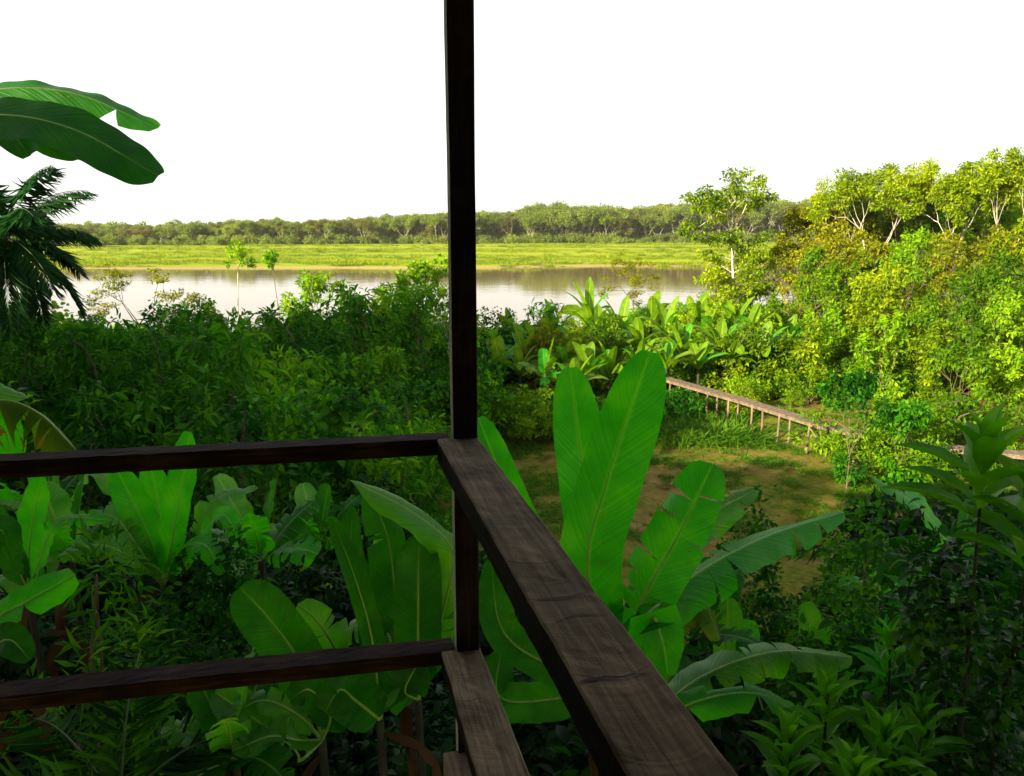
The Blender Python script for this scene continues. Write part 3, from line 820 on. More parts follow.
# ------------------------------------------------------------------ far bank
FT = [make_tree(300 + k, 15, .22, .62, 3, .85, 60, 1.7, .22, up=.12, first=5, flat=.65, side=18) for k in range(6)]
pf = [merged(t[0], t[1], 'far_tree', [M['pale'], M['far'] if k % 3 else M['farolive']]) for k, t in enumerate(FT)]
fx = []; fs = []
for row, Y in enumerate((432, 446, 462, 480, 500)):
    for x in np.arange(-420, 560, 6.4):
        xx = x + rng.normal() * 2.5; yy = Y + rng.normal() * 4 + .3 * (x + 300)
        px = pix(xx, yy, 12)[0]
        ty = np.interp(px, [0, 100, 200, 300, 400, 460, 520, 560, 620, 700, 800, 1000], [229, 229, 226, 225, 221, 218, 218, 212, 216, 211, 209, 206])
        top = P(px, ty + 2.0 + rng.normal() * 2.0 - row * .3, yy).z
        z0 = float(gz(xx, yy)); fx.append((xx, yy, z0)); fs.append((top - z0) / 15.5)
scatter('far_forest', pf, fx, fs, rng.random(len(fx)) * 6.28, 'long line of forest beyond the river', 'forest', 7)
pb = protos(lambda k: make_shrub(320 + k, 3.2, 4.2, 50, 24, .9, 1.0, .5, LEAF_A, stems=2), S('far'), 'bush', 3)
bx = [(x + rng.normal() * 2, yb + rng.normal() * 3, 0) for yb in (422, 430, 440, 452, 470, 490) for x in np.arange(-380, 520, 3.6)] + \
     [(rng.uniform(-330, 460), rng.uniform(390, 420), 0) for k in range(50)]
bx = [(a, b + .3 * (a + 300), float(gz(a, b + .3 * (a + 300)))) for a, b, c in bx]
fb = .45 + .8 * rng.random(len(bx)); fb[[k for k, b in enumerate(bx) if b[1] - .3 * (b[0] + 300) > 436]] *= 2.0
scatter('far_bushes', pb, bx, fb, rng.random(len(bx)) * 6.28, 'low bushes at the foot of the far forest', 'bushes', 8)
pq = [make_bladeclump(340 + k, 60, 1.5, .12, 1.6, (.9, 1.5)).build('reeds', [M['grass']], link=False) for k in range(3)]
bx = []
for k in range(5200):
    x = rng.uniform(-320, 430); y = 244 + .06 * x + (175 + .27 * (x + 300)) * rng.random() ** 1.3
    if mnoise.noise(Vector((x * .012, y * .06, 1))) > -.25: bx.append((x, y, float(gz(x, y))))
scatter('far_grass', pq, bx, .35 + .75 * rng.random(len(bx)), rng.random(len(bx)) * 6.28, 'bright yellow green grass covering the far river bank', 'grass', 9)

# ------------------------------------------------------------------ tall forest behind and left of the lodge (its shade falls on the near ground)
pd = [merged(*make_tree(350 + k, 16, .3, .6, 3, .6, 40, 1.6, .3, first=5)[:2], 'tree', [M['bark'], M['dark']]) for k in range(2)]
bx = []
for x in np.arange(-64, -2, 4.6):
    for y in np.arange(-34, 10, 5.2):
        xx = x + rng.normal() * 1.2; yy = y + rng.normal() * 1.2
        if xx < -.86 * max(yy, 0) - 10 and yy + .75 * xx > -66 and yy - xx > 31: bx.append((xx, yy, 0))
n_tall = len(bx)
for x in np.arange(-27, -14.5, 3.6):
    for y in np.arange(-12, 4, 3.6):
        if 10 < y - x < 32 and x < -.8 * max(y, 0) - 12: bx.append((x + rng.normal() * .6, y + rng.normal() * .6, 0))
fsc = .85 + .2 * rng.random(len(bx)); fsc[n_tall:] *= .60
scatter('forest_beside_the_lodge', pd, bx, fsc, rng.random(len(bx)) * 6.28, 'shading forest standing to the left of the veranda', 'forest', 10)

# ------------------------------------------------------------------ banana plants, leaf by leaf
def leaf_geo(mb, rib, ctrl, W, hint=(0, -1, .35), fold=.18, tears=0, droop=.0, seed=0, n=44, petiole=.0, blunt=.0, gap=.5, ruffle=.014, ribr=.012, asym=0.0):
    rng = np.random.default_rng(seed)
    c = crom(ctrl, n)
    T = unit(np.gradient(c, axis=0)); h = np.array(hint, float)
    S = unit(np.cross(T, h)); N = np.cross(S, T)
    flip = np.sign((N @ h)); N = N * flip[:, None]
    L = np.concatenate([[0], np.cumsum(np.linalg.norm(np.diff(c, axis=0), axis=1))]); t = L / L[-1]
    b = np.clip((t - petiole) / (1 - petiole), 0, 1)
    prof = np.sqrt(np.clip(1 - (1 - np.clip(b / .28, 0, 1)) ** 2, 0, 1)) * np.sqrt(np.clip(1 - np.clip((b - .6 - blunt) / (.41 - blunt), 0, 1) ** (2.2 + 3 * blunt), 0, 1))
    w = W * prof
    nv = 6
    ph = rng.random(3) * 6
    for sg in (-1, 1):
        k = tears if isinstance(tears, int) else tears[0 if sg < 0 else 1]
        cuts = np.sort(rng.random(k)) * .8 + .12 if k else np.array([])
        edges = np.concatenate([[petiole], petiole + cuts * (1 - petiole), [1.0]])
        for a, e in zip(edges[:-1], edges[1:]):
            if e - a < .012: continue
            m = max(3, int((e - a) * n * 1.2)); tt = np.linspace(a, e, m)
            extra = (rng.random() * 1.15 * (1 if k else 0)) ** 1.5
            shr = rng.random() * .22 if k else 0
            loc = np.linspace(0, 1, m); gj = rng.random()
            VV = []; UU = []
            for j in range(nv + 1):
                v = j / nv
                # outer edge of a torn strip is narrower than its root
                g = gap * v ** 1.5 * .35 * (e - a) * gj if k else 0
                ts = tt + (np.where(loc < .5, 1, -1) * g * (np.abs(loc - .5) * 2))
                ix = lambda arr: np.stack([np.interp(ts, t, arr[:, q]) for q in range(3)], -1)
                cc, SS, NN, TT = ix(c), unit(ix(S)), unit(ix(N)), unit(ix(T))
                ww = np.interp(ts, t, w) * (1 - shr) * (1 + (asym * sg))
                ang = fold - (droop + extra) * v
                off = SS * (sg * ww * v * math.cos(ang * .6))[:, None] + NN * (ww * v * math.sin(fold) - (droop + extra) * ww * v * v * .9)[:, None]
                ru = ruffle * v ** 1.5 * (np.sin(ts * 38 + ph[0] + sg) * .6 + np.sin(ts * 83 + ph[1]) * .4 + np.sin(ts * 17 + ph[2]))
                # side veins lean forward
                off = off + NN * ru[:, None] + TT * (.12 * ww * v)[:, None]
                VV.append(cc + off); UU.append(np.stack([ts, np.full(m, sg * v)], -1))
            V = np.array(VV); U = np.array(UU)
            q = np.arange(nv)[:, None] * m; i = np.arange(m - 1)[None, :]
            F = np.stack([q + i, q + i + 1, q + m + i + 1, q + m + i], -1).reshape(-1, 4)
            mb.add(V.reshape(-1, 3), F, 0, U.reshape(-1, 2))
    bk = c - N * ribr * .3
    tube(rib, bk, np.linspace(ribr * 1.25, ribr * .22, n), 6)

def banana(name, base, top, leaves, label, stem_r=.065, group=None, mat='ban', rib='rib'):
    """leaves: dicts with world-space ctrl points"""
    root = empty(name, base, label, 'banana plant', group)
    o = Vector(base)
    sm = MB()
    b = np.array([0, 0, -.1]); tp = np.array(Vector(top) - o)
    tube(sm, crom([b, tp * .5 + np.array([.04, .02, 0]), tp], 12), np.linspace(stem_r, stem_r * .45, 12), 10)
    sm.build('pseudostem', M['pstem'], root)
    rg = np.random.default_rng(hash_(name, 7, base)); Hs = tp[2]
    for k in range(5 if Hs > 2 else 0):
        dm = MB(); a = rg.random() * 6.28; z = Hs * (.98 - .09 * k)
        blade(dm, rg, np.array([tp[0] * z / Hs, tp[1] * z / Hs, z]), a, .9 + .5 * rg.random(), .07, .2, 2.6, n=10, fold=-.6, tear=.6)
        dm.build('dead_leaf', M['dry'], root)
    for k, lf in enumerate(leaves):
        lf = dict(lf); m = lf.pop('m', mat); rm = lf.pop('r', rib); ctrl = [Vector(q) - o for q in lf.pop('c')]
        if lf.pop('j', True): ctrl = [Vector(tp)] + ctrl
        bl, rb = MB(), MB()
        leaf_geo(bl, rb, ctrl, seed=hash_(name, k, base), **lf)
        lo_ = bl.build('leaf', M[m], root)
        rb.build('midrib', M[rm], lo_)
    return root
def hash_(n, k, b): return int(abs(b[0] * 131 + b[1] * 57) + k * 17) % 99991
def PP(*a): return [P(*q) for q in a]

# the large plant right behind the handrail
st = P(612, 690, 5.3)
banana('banana_plant', (st.x, st.y, 0), st, [
    dict(c=PP((600, 600, 5.4), (584, 480, 5.6), (570, 368, 5.75)), W=.20, hint=(.1, -1, .25), petiole=.22, blunt=.03, m='ban', fold=.12),
    dict(c=PP((588, 570, 5.1), (606, 485, 5.15), (650, 352, 5.3)), W=.225, hint=(-.25, -1, .25), petiole=.14, blunt=.06, m='ban', fold=.22, asym=.10),
    dict(c=PP((566, 600, 5.4), (520, 520, 5.6), (478, 418, 6.0)), W=.15, hint=(-.2, -1, .4), petiole=.1, blunt=.1, fold=.3),
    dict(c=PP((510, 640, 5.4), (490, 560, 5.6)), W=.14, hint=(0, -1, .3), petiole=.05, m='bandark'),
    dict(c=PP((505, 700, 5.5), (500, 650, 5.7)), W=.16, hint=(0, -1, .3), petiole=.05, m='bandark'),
    dict(c=PP((640, 606, 5.0), (680, 532, 5.1), (713, 464, 5.3)), W=.235, hint=(-.3, -1, .5), petiole=.06, blunt=.1, tears=(9, 8), fold=.15),
    dict(c=PP((632, 640, 5.6), (672, 556, 5.8), (712, 514, 6.0), (755, 490, 6.2)), W=.20, hint=(-.2, -.8, 1), petiole=.2, tears=(8, 8), m='banpale', ruffle=.02),
], 'large banana plant just behind the handrail with tall upright broad leaves', group=None)
st = P(640, 730, 4.9)
banana('banana_plant', (st.x, st.y, 0), st, [
    dict(c=PP((632, 640, 4.8), (668, 596, 5.0), (715, 562, 5.3), (775, 533, 5.7), (844, 512, 6.1)), W=.21, hint=(-.1, -.35, 1), petiole=.1, tears=(5, 8), m='ban', ruffle=.022, blunt=.0, fold=-.25, droop=.35),
    dict(c=PP((652, 640, 4.9), (664, 590, 5.1), (640, 560, 5.3)), W=.17, hint=(0, -1, -.1), petiole=.1, tears=(2, 2), m='bandark'),
    dict(c=PP((650, 622, 4.6), (662, 640, 4.55), (668, 676, 4.55)), W=.16, hint=(.2, -1, .3), petiole=.1, m='ban'),
    dict(c=PP((668, 640, 5.2), (700, 600, 5.3), (720, 640, 5.3)), W=.16, hint=(.2, -.6, .8), petiole=.1, m='dry' if False else 'bandry', tears=(5, 5), droop=.6),
    dict(c=PP((700, 678, 5.3), (775, 652, 5.5), (852, 657, 5.7)), W=.18, hint=(0, -.42, 1), fold=-.2, droop=.2, petiole=.15, m='banpale', tears=(5, 10), ruffle=.02),
    dict(c=PP((700, 700, 5.0), (760, 694, 5.0), (812, 722, 5.1)), W=.13, hint=(.1, -.45, 1), droop=.3, petiole=.1, m='ban', tears=(4, 3)),
], 'low spreading banana plant with one long arched leaf reaching right in front of the clearing')
for (bx_, by_, Yd, tx, ty, W, lab) in (
        (728, 690, 7.6, 728, 598, .17, 'small pale upright banana shoot right of the torn leaves'),
        (812, 680, 7.2, 806, 602, .14, 'short upright banana shoot behind the dark round bush'),
        (858, 720, 6.4, 849, 616, .13, 'single slim banana shoot standing beside the glossy leaved shrub'),
        (880, 600, 8.5, 876, 560, .15, 'half hidden banana shoot behind the whorled plant')):
    st = P(bx_, by_, Yd)
    banana('banana_plant', (st.x, st.y, 0), st, [
        dict(c=PP((bx_ - 2, (by_ + ty) / 2, Yd), (tx, ty, Yd)), W=W, hint=(.2, -1, .3), petiole=.15, blunt=.0, m='banpale' if Yd > 7 else 'ban'),
        dict(c=PP((bx_ + 16, (by_ * .6 + ty * .4), Yd + .1), (tx + 22, ty + 22, Yd + .2)), W=W * .8, hint=(-.4, -1, .3), petiole=.2, m='ban'),
        dict(c=PP((bx_ - 18, by_ - 18, Yd - .1), (tx - 42, by_ - 12, Yd - .2)), W=W * .7, hint=(.2, -.6, 1), petiole=.2, m='ban', tears=2)],
        lab, stem_r=.06)
# left of the post
st = P(418, 700, 5.2)
banana('banana_plant', (st.x, st.y, 0), st, [
    dict(c=PP((446, 600, 5.0), (452, 550, 5.0), (412, 512, 4.9), (350, 480, 4.8)), W=.15, hint=(.1, -.7, 1), petiole=.12, m='banpale', tears=(1, 2), droop=.3, blunt=.05),
    dict(c=PP((418, 610, 4.9), (419, 536, 5.0)), W=.165, hint=(.1, -1, .2), petiole=.12, blunt=.08, m='banmid'),
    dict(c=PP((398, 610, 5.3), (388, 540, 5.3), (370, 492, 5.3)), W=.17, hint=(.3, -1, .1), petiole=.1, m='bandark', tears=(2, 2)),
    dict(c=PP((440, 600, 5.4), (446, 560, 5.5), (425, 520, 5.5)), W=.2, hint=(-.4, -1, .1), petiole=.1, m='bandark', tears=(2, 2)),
    dict(c=PP((405, 690, 5.0), (420, 660, 5.0)), W=.16, hint=(0, -1, .4), petiole=.1, m='banmid'),
], 'banana plant beside the post with one broad upright leaf and an arching torn one')
st = P(380, 720, 4.9)
banana('banana_plant', (st.x, st.y, 0), st, [
    dict(c=PP((372, 640, 4.9), (354, 575, 4.9), (331, 517, 4.9)), W=.085, hint=(.5, -1, .3), petiole=.05, fold=.5, m='banmid'),
    dict(c=PP((368, 600, 5.4), (352, 556, 5.5), (352, 508, 5.6)), W=.10, hint=(.1, -1, .3), petiole=.05, m='banmid'),
    dict(c=PP((372, 600, 5.6), (376, 560, 5.6), (380, 524, 5.6)), W=.05, hint=(.1, -1, .3), petiole=.05, m='banpale'),
    dict(c=PP((355, 700, 4.7), (340, 690, 4.6), (325, 712, 4.5)), W=.17, hint=(.1, -.8, .6), petiole=.05, m='banmid'),
    dict(c=PP((390, 640, 5.2), (360, 625, 5.3), (330, 640, 5.4)), W=.14, hint=(.0, -.6, .8), petiole=.05, m='banpale', tears=(7, 7)),
    dict(c=PP((400, 650, 5.2), (385, 600, 5.5), (370, 610, 5.6)), W=.14, hint=(.0, -.6, .8), petiole=.05, ribr=.009, m='banmid', tears=(3, 3)),
], 'banana plant left of the post holding one narrow folded leaf upright')
st = P(322, 740, 4.9)
banana('banana_plant', (st.x, st.y, 0), st, [
    dict(c=PP((302, 668, 4.9), (270, 620, 4.8), (240, 588, 4.8)), W=.185, hint=(.1, -1, .5), petiole=.15, m='banmid', blunt=.12),
    dict(c=PP((332, 690, 5.1), (334, 650, 5.1), (316, 620, 5.1), (298, 604, 5.1)), W=.15, hint=(-.1, -.8, .8), petiole=.15, m='banpale', tears=(5, 5), ruffle=.02),
    dict(c=PP((300, 716, 4.7), (262, 700, 4.6), (222, 722, 4.5)), W=.10, hint=(.1, -.6, 1), petiole=.15, m='banpale', tears=(7, 7), ruffle=.02),
    dict(c=PP((300, 740, 4.6), (270, 736, 4.5), (232, 752, 4.4)), W=.11, hint=(.1, -.6, 1), petiole=.15, m='banpale', tears=(3, 4), ruffle=.02),
    dict(c=PP((300, 760, 4.6), (290, 745, 4.5), (215, 692, 4.7)), W=.13, hint=(.1, -.8, 1), petiole=.5, m='lime' if False else 'banpale'),
    dict(c=PP((330, 716, 4.7), (310, 690, 4.5), (290, 700, 4.5)), W=.12, hint=(.1, -.8, .3), petiole=.15, m='bandark'),
], 'banana plant with a wide rounded leaf resting above the lower rail')
# the fan at the left, below the handrail
st = P(163, 585, 8.2)
banana('banana_plant', (st.x, st.y, 0), st, [
    dict(c=PP((146, 530, 8.1), (116, 468, 8.1)), W=.18, hint=(.3, -1, .4), petiole=.08, blunt=.03),
    dict(c=PP((176, 520, 8.0), (190, 432, 8.1)), W=.18, hint=(-.2, -1, .4), petiole=.08, blunt=.03),
    dict(c=PP((160, 520, 8.5), (150, 462, 8.6)), W=.2, hint=(0, -1, .4), petiole=.08),
    dict(c=PP((140, 550, 8.0), (112, 516, 8.0), (76, 522, 7.9)), W=.14, hint=(0, -.6, 1), petiole=.15, tears=(9, 9), m='banpale', ruffle=.03),
    dict(c=PP((135, 560, 7.8), (100, 545, 7.6), (58, 556, 7.4)), W=.14, hint=(0, -.6, 1), petiole=.15, tears=(9, 9), m='banpale', ruffle=.03),
    dict(c=PP((190, 545, 8.0), (215, 500, 8.2), (258, 488, 8.3)), W=.13, hint=(0, -.6, 1), petiole=.15, tears=(9, 9), m='banpale', ruffle=.03),
    dict(c=PP((190, 550, 7.9), (222, 515, 7.8), (240, 545, 7.7)), W=.14, hint=(0, -.6, 1), petiole=.15, tears=(7, 7), m='ban'),
    dict(c=PP((180, 550, 7.9), (205, 545, 7.6), (222, 575, 7.5)), W=.14, hint=(0, -.6, 1), petiole=.15, tears=(7, 7), m='ban'),
    dict(c=PP((120, 500, 8.9), (95, 470, 9.0), (70, 500, 9)), W=.14, hint=(0, -.6, 1), petiole=.15, tears=(9, 9), m='banpale', ruffle=.03),
], 'fan shaped banana plant under the left handrail with several upright leaves')
st = P(28, 590, 7.0)
banana('banana_plant', (st.x, st.y, 0), st, [
    dict(c=PP((30, 540, 7.0), (42, 474, 7.0)), W=.14, hint=(0, -1, .3), petiole=.05),
    dict(c=PP((10, 550, 7.0), (-10, 500, 7.0)), W=.14, hint=(0, -1, .3), petiole=.05, m='bandark'),
    dict(c=PP((40, 560, 6.8), (60, 520, 6.8), (110, 520, 6.8)), W=.10, hint=(0, -.6, 1), petiole=.05, m='ban', tears=(4, 3)),
], 'banana plant at the left edge, its single upright leaf cut by the rail')
st = P(-40, 680, 5.2)
banana('banana_plant', (st.x, st.y, 0), st, [
    dict(c=PP((-10, 625, 5.0), (30, 600, 5.0), (75, 574, 5.1)), W=.13, hint=(.1, -.8, .8), petiole=.05, tears=(1, 3), blunt=.15),
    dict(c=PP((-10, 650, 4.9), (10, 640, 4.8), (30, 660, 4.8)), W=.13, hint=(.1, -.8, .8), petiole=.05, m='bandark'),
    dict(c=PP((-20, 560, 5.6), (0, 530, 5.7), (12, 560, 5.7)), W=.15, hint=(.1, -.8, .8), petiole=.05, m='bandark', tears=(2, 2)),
], 'banana plant at the left edge with one low leaf pointing right')
st = P(-90, 470, 4.6)
banana('banana_plant', (st.x, st.y, 0), st, [
    dict(c=PP((-50, 415, 4.5), (0, 400, 4.4), (40, 414, 4.35), (76, 450, 4.3)), W=.20, hint=(.1, -.25, 1), petiole=.1, tears=(6, 7), m='bandry', fold=-.5, droop=.9, gap=2.2),
    dict(c=PP((-60, 405, 4.7), (-20, 390, 4.8), (28, 398, 4.9)), W=.10, hint=(.1, -.6, 1), petiole=.1, tears=(1, 1), m='banpale'),
    dict(c=PP((-40, 440, 4.8), (0, 425, 4.9), (14, 470, 5)), W=.12, hint=(.1, -.8, .3), petiole=.1, m='ban'),
], 'banana plant at the left edge with a drooping browned and torn leaf')
st = P(-150, 250, 5.0)
banana('banana_plant', (st.x, st.y, 0), st, [
    dict(c=PP((-110, 128, 5.0), (-20, 92, 5.1), (70, 92, 5.2), (158, 128, 5.3)), W=.17, hint=(.25, -.55, .8), petiole=.1, blunt=.0, m='bandark', r='ribdark', fold=-.3, tears=(0, 2), n=90),
    dict(c=PP((-110, 150, 4.7), (-20, 116, 4.7), (70, 128, 4.7), (158, 176, 4.7)), W=.17, hint=(.35, -.75, .6), petiole=.1, blunt=.16, m='bandark', fold=-.15, tears=(0, 0), n=90),
    dict(c=PP((-60, 130, 5.4), (10, 118, 5.5), (45, 138, 5.5), (82, 152, 5.5)), W=.17, hint=(.1, -.8, .2), petiole=.1, m='bandark', tears=(2, 2)),
    dict(c=PP((-70, 130, 5.2), (-10, 112, 5.2), (10, 130, 5.2), (30, 156, 5.2)), W=.16, hint=(.1, -.9, .2), petiole=.1, m='bandark', tears=(1, 1)),
], 'tall banana plant reaching in at the upper left, big leaves against the white sky', stem_r=.12)

st = P(950, 620, 7.2)
banana('banana_plant', (st.x, st.y, 0), st, [
    dict(c=PP((950, 560, 7.1), (925, 512, 7.0), (872, 477, 6.9)), W=.17, hint=(.2, -.6, 1), petiole=.1, tears=(6, 3)),
    dict(c=PP((930, 580, 6.9), (900, 560, 6.8), (880, 585, 6.8)), W=.15, hint=(.2, -.6, 1), petiole=.1, tears=(6, 6), m='bandark'),
    dict(c=PP((960, 560, 7.4), (970, 500, 7.6)), W=.15, hint=(.2, -1, .4), petiole=.1, m='banmid')],
    'banana plant behind the whorled shrub, one leaf pointing left over the clearing')
def auto_banana(px, py, Y, L, label, seed, mats=('banmid', 'banpale', 'ban'), up=.55, n=8):
    rg = np.random.default_rng(seed); st = P(px, py, Y); lv = []
    for k in range(n):
        az = k * 2.4 + rg.normal() * .3; e = 1.35 - 1.0 * (k / n) ** .8; l = L * (.75 + .4 * rg.random())
        h = Vector((math.cos(az), math.sin(az), 0)); z = Vector((0, 0, 1)); drp = .1 + 1.0 * (k / n)
        c = [st + (h * math.cos(e) + z * math.sin(e)) * l * f - z * drp * l * .55 * f * f for f in (.35, .7, 1.0)]
        lv.append(dict(ribr=.008, c=c, W=.16 * L * (.85 + .3 * rg.random()), hint=(h * -math.sin(e) * .6 + Vector((0, -.3, .9)))[:], petiole=.12, tears=(0 if k < 2 else 6 + int(rg.integers(5)), 0 if k < 2 else 6 + int(rg.integers(5))), m=mats[k % len(mats)], ruffle=.018, fold=.15 + .2 * rg.random()))
    return banana('banana_plant', (st.x, st.y, 0), st, lv, label, stem_r=.06)
auto_banana(72, 560, 8.4, 1.2, 'torn leaved banana plant left of the upright fan', 1)
auto_banana(262, 560, 9.0, 1.3, 'banana plant with splayed torn leaves right of the upright fan', 2)
auto_banana(318, 545, 12.0, 1.3, 'small distant banana plant under the middle of the left handrail', 3)
auto_banana(45, 520, 12.5, 1.4, 'far banana plant just under the left end of the handrail', 4, up=.6)
auto_banana(235, 760, 4.6, .85, 'low banana plant with pale torn leaves at the bottom left', 5, mats=('banpale', 'banmid'))
auto_banana(690, 640, 7.5, 1.1, 'banana plant half hidden behind the torn leaves right of the handrail', 6, mats=('banmid', 'bandark'))
auto_banana(620, 470, 22.0, 1.0, 'tiny banana seedling on the clearing', 7) if False else None
auto_banana(545, 378, 31, 1.6, 'banana plant in the bushes left of the tall broad leaves', 8, mats=('banfar', 'ban'))

# ------------------------------------------------------------------ palms
def palm(base, crown, L, nf, label, seed, ll=.5, lw=.075, mat='palm', az=(0, 6.28), lifts=(-.2, 1.1), bend=1.5, nl=46, hang=.9, group=None, tr=.09, nm='palm_tree'):
    rng = np.random.default_rng(seed)
    root = empty(nm, base, label, 'palm tree', group)
    o = np.array(base); c = np.array(crown) - o
    tm = MB(); tube(tm, crom([(0, 0, -.1), c * .5 + [.1, 0, 0], c], 14), np.linspace(tr, tr * .6, 14), 8); tm.build('trunk', M['bark'], root)
    for k in range(nf):
        fm, rm = MB(), MB()
        a = az[0] + (az[1] - az[0]) * (k + rng.random() * .5) / nf
        lf = lifts[0] + (lifts[1] - lifts[0]) * ((k * .618) % 1)
        fronds(fm, rng, c, a, L * (.85 + .3 * rng.random()), lf, bend * (.8 + .4 * rng.random()), nl, ll, lw, hang, 0, (rm, 0), ribr=.015)
        f = fm.build('frond', M[mat], root); rm.build('midrib', M['ribdark'], f)
    return root
cr = P(4, 236, 14.5)
palm((cr.x - 1.6, cr.y - .5, 0), cr, 1.75, 22, 'dark feathery palm at the left edge standing against the river and sky', 3, ll=.55, lw=.06, lifts=(-1.0, 1.25), bend=1.0, nl=80, hang=1.1)
cr = P(120, 815, 4.2)
palm((cr.x, cr.y, 0), cr, 1.0, 11, 'dark ground palm at the lower left below the bottom rail', 5, ll=.40, lw=.09, mat='dark', lifts=(.2, 1.3), bend=1.2, nl=26, hang=.3, tr=.04, nm='small_palm')
cr = P(862, 560, 9.5)
palm((cr.x, cr.y, 0), cr, .9, 9, 'small dark palm in front of the clearing beside the whorled plant', 7, ll=.32, lw=.1, mat='dark', lifts=(.0, 1.2), bend=1.6, nl=20, hang=.8, tr=.04, nm='small_palm')

# ------------------------------------------------------------------ plants with whorls of large leaves
def whorl_plant(base, tops, label, seed, L=.4, W=.30, nleaf=9, mat='ban2', name='whorled_shrub', stemr=.018, step=.09):
    rng = np.random.default_rng(seed)
    root = empty(name, base, label, 'shrub')
    o = np.array(base)
    for tp in tops:
        tp = np.array(tp) - o
        sm = MB(); cv = crom([(0, 0, -.1), tp * [.4, .4, .5], tp], 12); tube(sm, cv, np.linspace(stemr * 1.6, stemr * .5, 12), 6); sm.build('stem', M['pstem'], root)
        lm = MB(); pos = []; D = []; Nn = []; sz = []
        for k in range(nleaf * 3):
            f = k / (nleaf * 3); p = tp - np.array([0, 0, step * nleaf * f * .9]); a = k * 2.4 + rng.normal() * .2
            el = 1.35 - 1.0 * f ** .8 + rng.normal() * .12
            d = np.array([math.cos(a) * math.cos(el), math.sin(a) * math.cos(el), math.sin(el)])
            pos.append(p); D.append(d); Nn.append([-d[0] * math.tan(el) * .8, -d[1] * math.tan(el) * .8, 1 + .1 * rng.normal()]); sz.append(L * (.45 + .75 * min(1, f * 2.2 + .25)) * (.85 + .3 * rng.random()))
        put_leaves(lm, np.array(pos), np.array(D), np.array(Nn), np.array(sz), W, LEAF_B)
        lm.build('foliage', M[mat], root)
    return root
M['ban2'] = leafmat('glossy_large_leaf', [(0.01, 0.12, 0.001), (0.03, 0.24, 0.002), (0.08, 0.34, 0.004)], nscale=1.5, spec=.2, rough=.45, trans=.45)
M['ban3'] = leafmat('pale_large_leaf', [(0.03, 0.16, 0.002), (0.07, 0.26, 0.003), (0.15, 0.36, 0.006)], nscale=1.5, spec=.2, rough=.4, trans=.4)
b = P(985, 700, 4.6)
whorl_plant((b.x, b.y, 0), [P(985, 448, 4.6), P(1040, 500, 4.3)], 'tall shrub at the right edge with whorls of long pointed leaves', 1, L=.42, W=.34, nleaf=6, mat='ban3')
b = P(830, 760, 4.6)
whorl_plant((b.x, b.y, 0), [P(828, 690, 4.7), P(790, 735, 4.4)], 'bright rosette leaved shrub at the bottom beside the handrail', 2, L=.30, W=.26, mat='ban3', nleaf=7)
b = P(885, 800, 4.3)
whorl_plant((b.x, b.y, 0), [P(885, 735, 4.3), P(925, 715, 4.5), P(855, 770, 4.1)], 'pale green rosette shrub at the lower right under the dark bush', 3, L=.30, W=.28, mat='ban3', nleaf=7)
b = P(940, 640, 5.0)
whorl_plant((b.x, b.y, 0), [P(925, 590, 5.2), P(890, 640, 5.4)], 'shrub with mid sized pointed leaves under the tall whorled shrub', 4, L=.26, W=.34, nleaf=5)

# ------------------------------------------------------------------ shrubs that stand out
def shrub(px, py, Y, rad, H, mk, tone, label, seed, sz=1.0, name='leafy_shrub', lat=.8, **kw):
    """top of the shrub is seen at px, py; ground below it"""
    t = P(px, py, Y)
    z0 = float(gz(t.x, t.y))
    tb, cb = mk(seed); H = float(np.percentile(np.concatenate(cb.v)[:, 2], 98))
    root = empty(name, (t.x, t.y, z0), label, 'shrub', rz=seed)
    sz_ = (t.z - z0) / H
    tb.build('stem', M['bark'], root).scale = (rad, rad, sz_); restretch(cb, rad, sz_).build('foliage', M[tone], root)
    return root
sparse = lambda k: make_shrub(k, 1.2, 2.6, 150, 60, .085, .26, .55, LEAF_B, stems=8, lumps=.6)
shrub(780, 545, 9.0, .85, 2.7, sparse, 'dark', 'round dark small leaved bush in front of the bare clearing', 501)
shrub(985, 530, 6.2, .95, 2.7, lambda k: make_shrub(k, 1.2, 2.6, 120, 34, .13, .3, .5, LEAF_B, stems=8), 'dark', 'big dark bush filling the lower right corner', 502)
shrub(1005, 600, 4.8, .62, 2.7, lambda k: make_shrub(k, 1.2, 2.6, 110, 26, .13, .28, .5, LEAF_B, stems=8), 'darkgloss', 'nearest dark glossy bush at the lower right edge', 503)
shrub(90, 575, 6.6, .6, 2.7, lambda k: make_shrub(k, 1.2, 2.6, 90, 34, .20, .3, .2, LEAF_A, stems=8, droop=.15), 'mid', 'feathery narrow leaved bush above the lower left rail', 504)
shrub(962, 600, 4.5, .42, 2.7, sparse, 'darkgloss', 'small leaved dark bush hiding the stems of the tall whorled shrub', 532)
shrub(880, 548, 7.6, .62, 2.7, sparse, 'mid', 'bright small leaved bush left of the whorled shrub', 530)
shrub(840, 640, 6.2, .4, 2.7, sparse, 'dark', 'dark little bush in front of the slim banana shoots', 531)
shrub(205, 570, 7.6, .7, 2.7, sparse, 'dark', 'small leaved bush right of the feathery bush', 505)
shrub(300, 520, 12, 1.2, 2.7, lambda k: make_shrub(k, 1.2, 2.6, 70, 26, .2, .34, .24, LEAF_A, stems=8, droop=.4), 'mid', 'soft fern leaved bush between the left bananas', 506)
t_ = P(700, 425, 30); gc = empty('grass_clump', (t_.x, t_.y, float(gz(t_.x, t_.y))), 'low rounded grassy mound at the back edge of the clearing', 'grass clump')
for k_ in range(2):
    gm = make_bladeclump(507 + k_, 1300, .95, .022, .95, (.5, 1.5)); go_ = gm.build('blades', M['neargrass'], gc); go_.location = (-.9 + 1.7 * k_, .3 * k_, 0)
